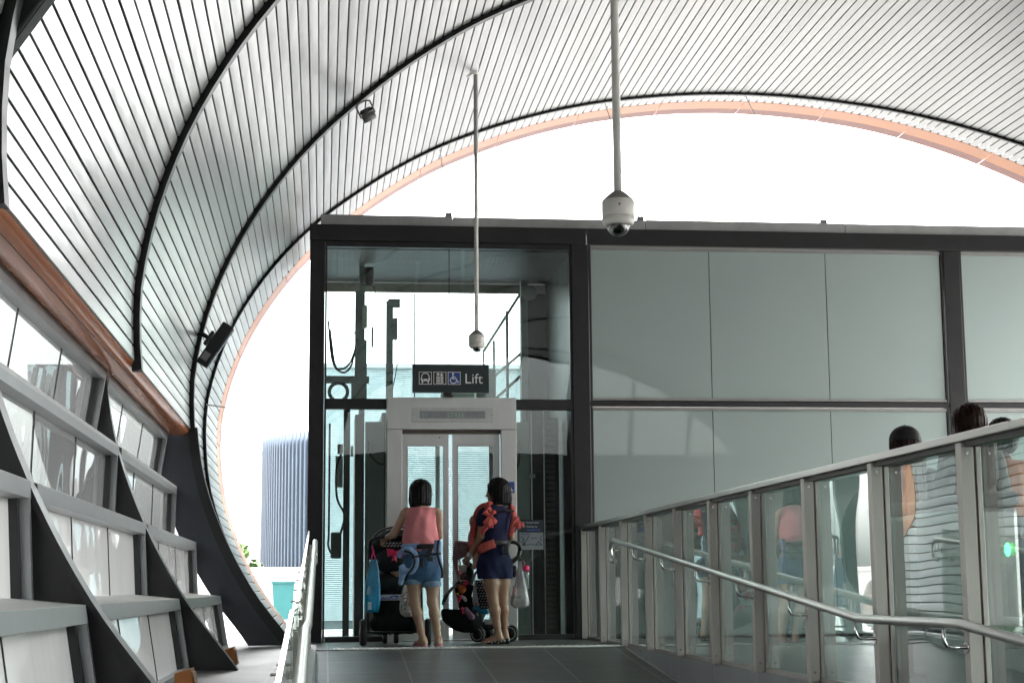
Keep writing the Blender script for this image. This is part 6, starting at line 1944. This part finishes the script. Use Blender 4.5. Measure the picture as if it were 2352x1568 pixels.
ty = thing('hanging_toy', 'small orange and pink soft toys dangling from the second stroller', 'toy', None, S1(935, 960, YS-0.2))
for nm_, cl_, pts in (('orange_body', (0.42, 0.10, 0.02), [(915, 935, .026), (930, 960, .03), (945, 945, .022)]), ('pink_limb', (0.60, 0.04, 0.12), [(965, 895, .018), (950, 912, .016), (915, 1010, .022), (905, 1040, .014), (935, 1100, .015), (940, 1130, .012)]), ('yellow_spot', (0.55, 0.42, 0.06), [(955, 898, .012), (896, 985, .012), (900, 1045, .010)]), ('grey_paw', (0.42, 0.42, 0.44), [(930, 1005, .014), (950, 1020, .016), (960, 1035, .012)])):
    F = Field()
    for (zx, zy, r_) in pts: F.ell(S1(zx, zy, YS-0.20), (r_, r_, r_*1.15), 0.02)
    F.build(nm_, mat('toy_'+nm_, cl_, 0.8, 0, 0.2, 40), ty, 0.005)
F = Field(); F.cone(S1(960, 1110, YS-0.12), S1(1000, 1165, YS-0.12), 0.03, 0.035, 0.03); F.disp = folds('x', 61, 0.006)
F.build('mauve_cloth', mat('mauve_cloth', (0.20, 0.11, 0.16), 0.8, 0, 0.4, 60), ty, 0.006)
seat_children(ty)
cu = thing('drink_cup', 'paper cup with white top and red label in the hand of the woman in navy', 'cup', None, S1(938, 830, 16.2))
cc0 = S1(938, 885, 16.2)
zt = S1(938, 762, 16.2)[2]-cc0[2]
MB().lathe([(0.030, 0.0), (0.036, zt*0.55)], tuple(cc0), 24).build('cola_layer', mat('cola_brown', (0.07, 0.018, 0.010), 0.2, 0, 0.4, 40), cu)
MB().lathe([(0.0362, zt*0.552), (0.041, zt*0.97), (0.043, zt*0.98), (0.043, zt), (0.02, zt*1.01)], tuple(cc0), 24).build('cup_wall', mat('cup_white', (0.62, 0.60, 0.55), 0.5), cu)
MB().torus(tuple(cc0+[0, 0, 0.004]), 0.030, 0.003, 'Z', 24, 6).build('base_rim', M['cup_white'], cu)
lb2 = MB().ell(tuple(S1(916, 822, 16.163)), (0.016, 0.006, 0.021), 16, 10).build('red_label', mat('label_red', (0.62, 0.02, 0.015), 0.4), cu)
MB().ell(tuple(S1(917, 822, 16.157)), (0.007, 0.003, 0.009), 10, 8).build('label_print', WHITE, lb2)
seat_children(cu)
db = thing('spotted_bag', 'black bag with white polka dots propped on the second stroller', 'bag', 'bags on the strollers', S1(1095, 990, 16.34))
soft_bag('bag_body', [(1040, 1110, 878, .5), (1038, 1125, 890, .9), (1044, 1140, 940, 1), (1052, 1150, 1000, 1), (1062, 1158, 1050, 1), (1070, 1160, 1095, .7), (1075, 1155, 1102, .4)], mat('spotted_black', (0.012, 0.012, 0.014), 0.7), db, 16.36, 0.045, 9, crump=0.003)
b = MB()
for r_ in range(10):
    for c_ in range(5):
        b.ell(S1(1050+c_*22+(11 if r_ % 2 else 0)+r_*2.5, 897+r_*21, 16.314), (0.0055, 0.004, 0.0055), 8, 6)
b.build('polka_dot', DOT, db)
seat_children(db)
wb = thing('carrier_bag', 'white and blue plastic bag beside the polka dot bag', 'bag', 'bags on the strollers', S1(1030, 1010, 16.42))
soft_bag('bag_body', [(1030, 1060, 880, .4), (1020, 1075, 940, .7), (1012, 1100, 1010, 1), (1006, 1140, 1080, 1)], mat('white_blue_film', (0.50, 0.53, 0.56), 0.4, 0, 0.15, 9, 0.3, 25), wb, 16.43, 0.05, 10)
soft_bag('blue_base', [(1005, 1142, 1082, 1.02), (1002, 1146, 1105, 1.02), (1008, 1145, 1130, .9), (1016, 1140, 1142, .5)], mat('sea_blue_film', (0.01, 0.17, 0.30), 0.35, 0, 0.25, 30), wb, 16.43, 0.051, 11)
MB().ell(S1(1045, 1062, 16.375), (0.014, 0.008, 0.014), 12, 8).build('orange_mark', mat('mark_orange', (0.62, 0.14, 0.03), 0.5), wb)
seat_children(wb)
pb = thing('plastic_bag', 'pale translucent plastic bag with dark lettering hanging at the right stroller handle', 'bag', 'bags on the strollers', S1(1385, 940, 16.36))
PLB = mat('milky_film', (0.47, 0.45, 0.46), 0.35, 0, 0.22, 10, 0.6, 22, spec=0.5)
soft_bag('bag_body', [(1372, 1398, 735, .3), (1365, 1405, 790, .5), (1355, 1415, 840, .6), (1345, 1428, 890, .8), (1332, 1440, 950, 1), (1318, 1452, 1010, 1.1), (1310, 1460, 1050, 1.1), (1316, 1456, 1080, .9), (1345, 1430, 1096, .6)], PLB, pb, 16.36, 0.062, 14, crump=0.008)
text_mesh('Price', 0.052, 'lettering', mat('bag_ink', (0.05, 0.05, 0.07), 0.5), pb, tuple(S1(1312, 1030, 16.283)), (0.97, -0.12, 0.10))
b = MB()
rr = np.random.default_rng(2)
for k in range(5):
    b.ell(S1(1342+rr.uniform(-8, 8), 935+k*12, 16.293), (0.010, 0.004, 0.010), 8, 6)
b.build('red_mark', mat('mark_rose', (0.50, 0.16, 0.17), 0.5), pb)
seat_children(pb)
bo = thing('water_bottle', 'clear bottle with a hot pink cap hanging beside the pale plastic bag', 'bottle', None, S1(1440, 870, 16.42))
c0 = S1(1436, 950, 16.44)
MB().lathe([(0.022, 0), (0.03, 0.006), (0.031, 0.10), (0.034, 0.105), (0.034, 0.165), (0.026, 0.175)], tuple(c0), 20).build('bottle', glass('bottle_clear', (0.82, 0.85, 0.86), (0.6, 0.62, 0.63), 0.3, 0.05, 1.5, 0, 0.1), bo)
MB().lathe([(0.028, 0.176), (0.035, 0.178), (0.034, 0.215), (0.028, 0.225), (0.01, 0.232)], tuple(c0), 20).tube([c0+[-0.01, 0, 0.225], c0+[-0.025, 0, 0.26], c0+[-0.03, 0, 0.275]], 0.006, 6).build('cap', HOTP, bo)
seat_children(bo)
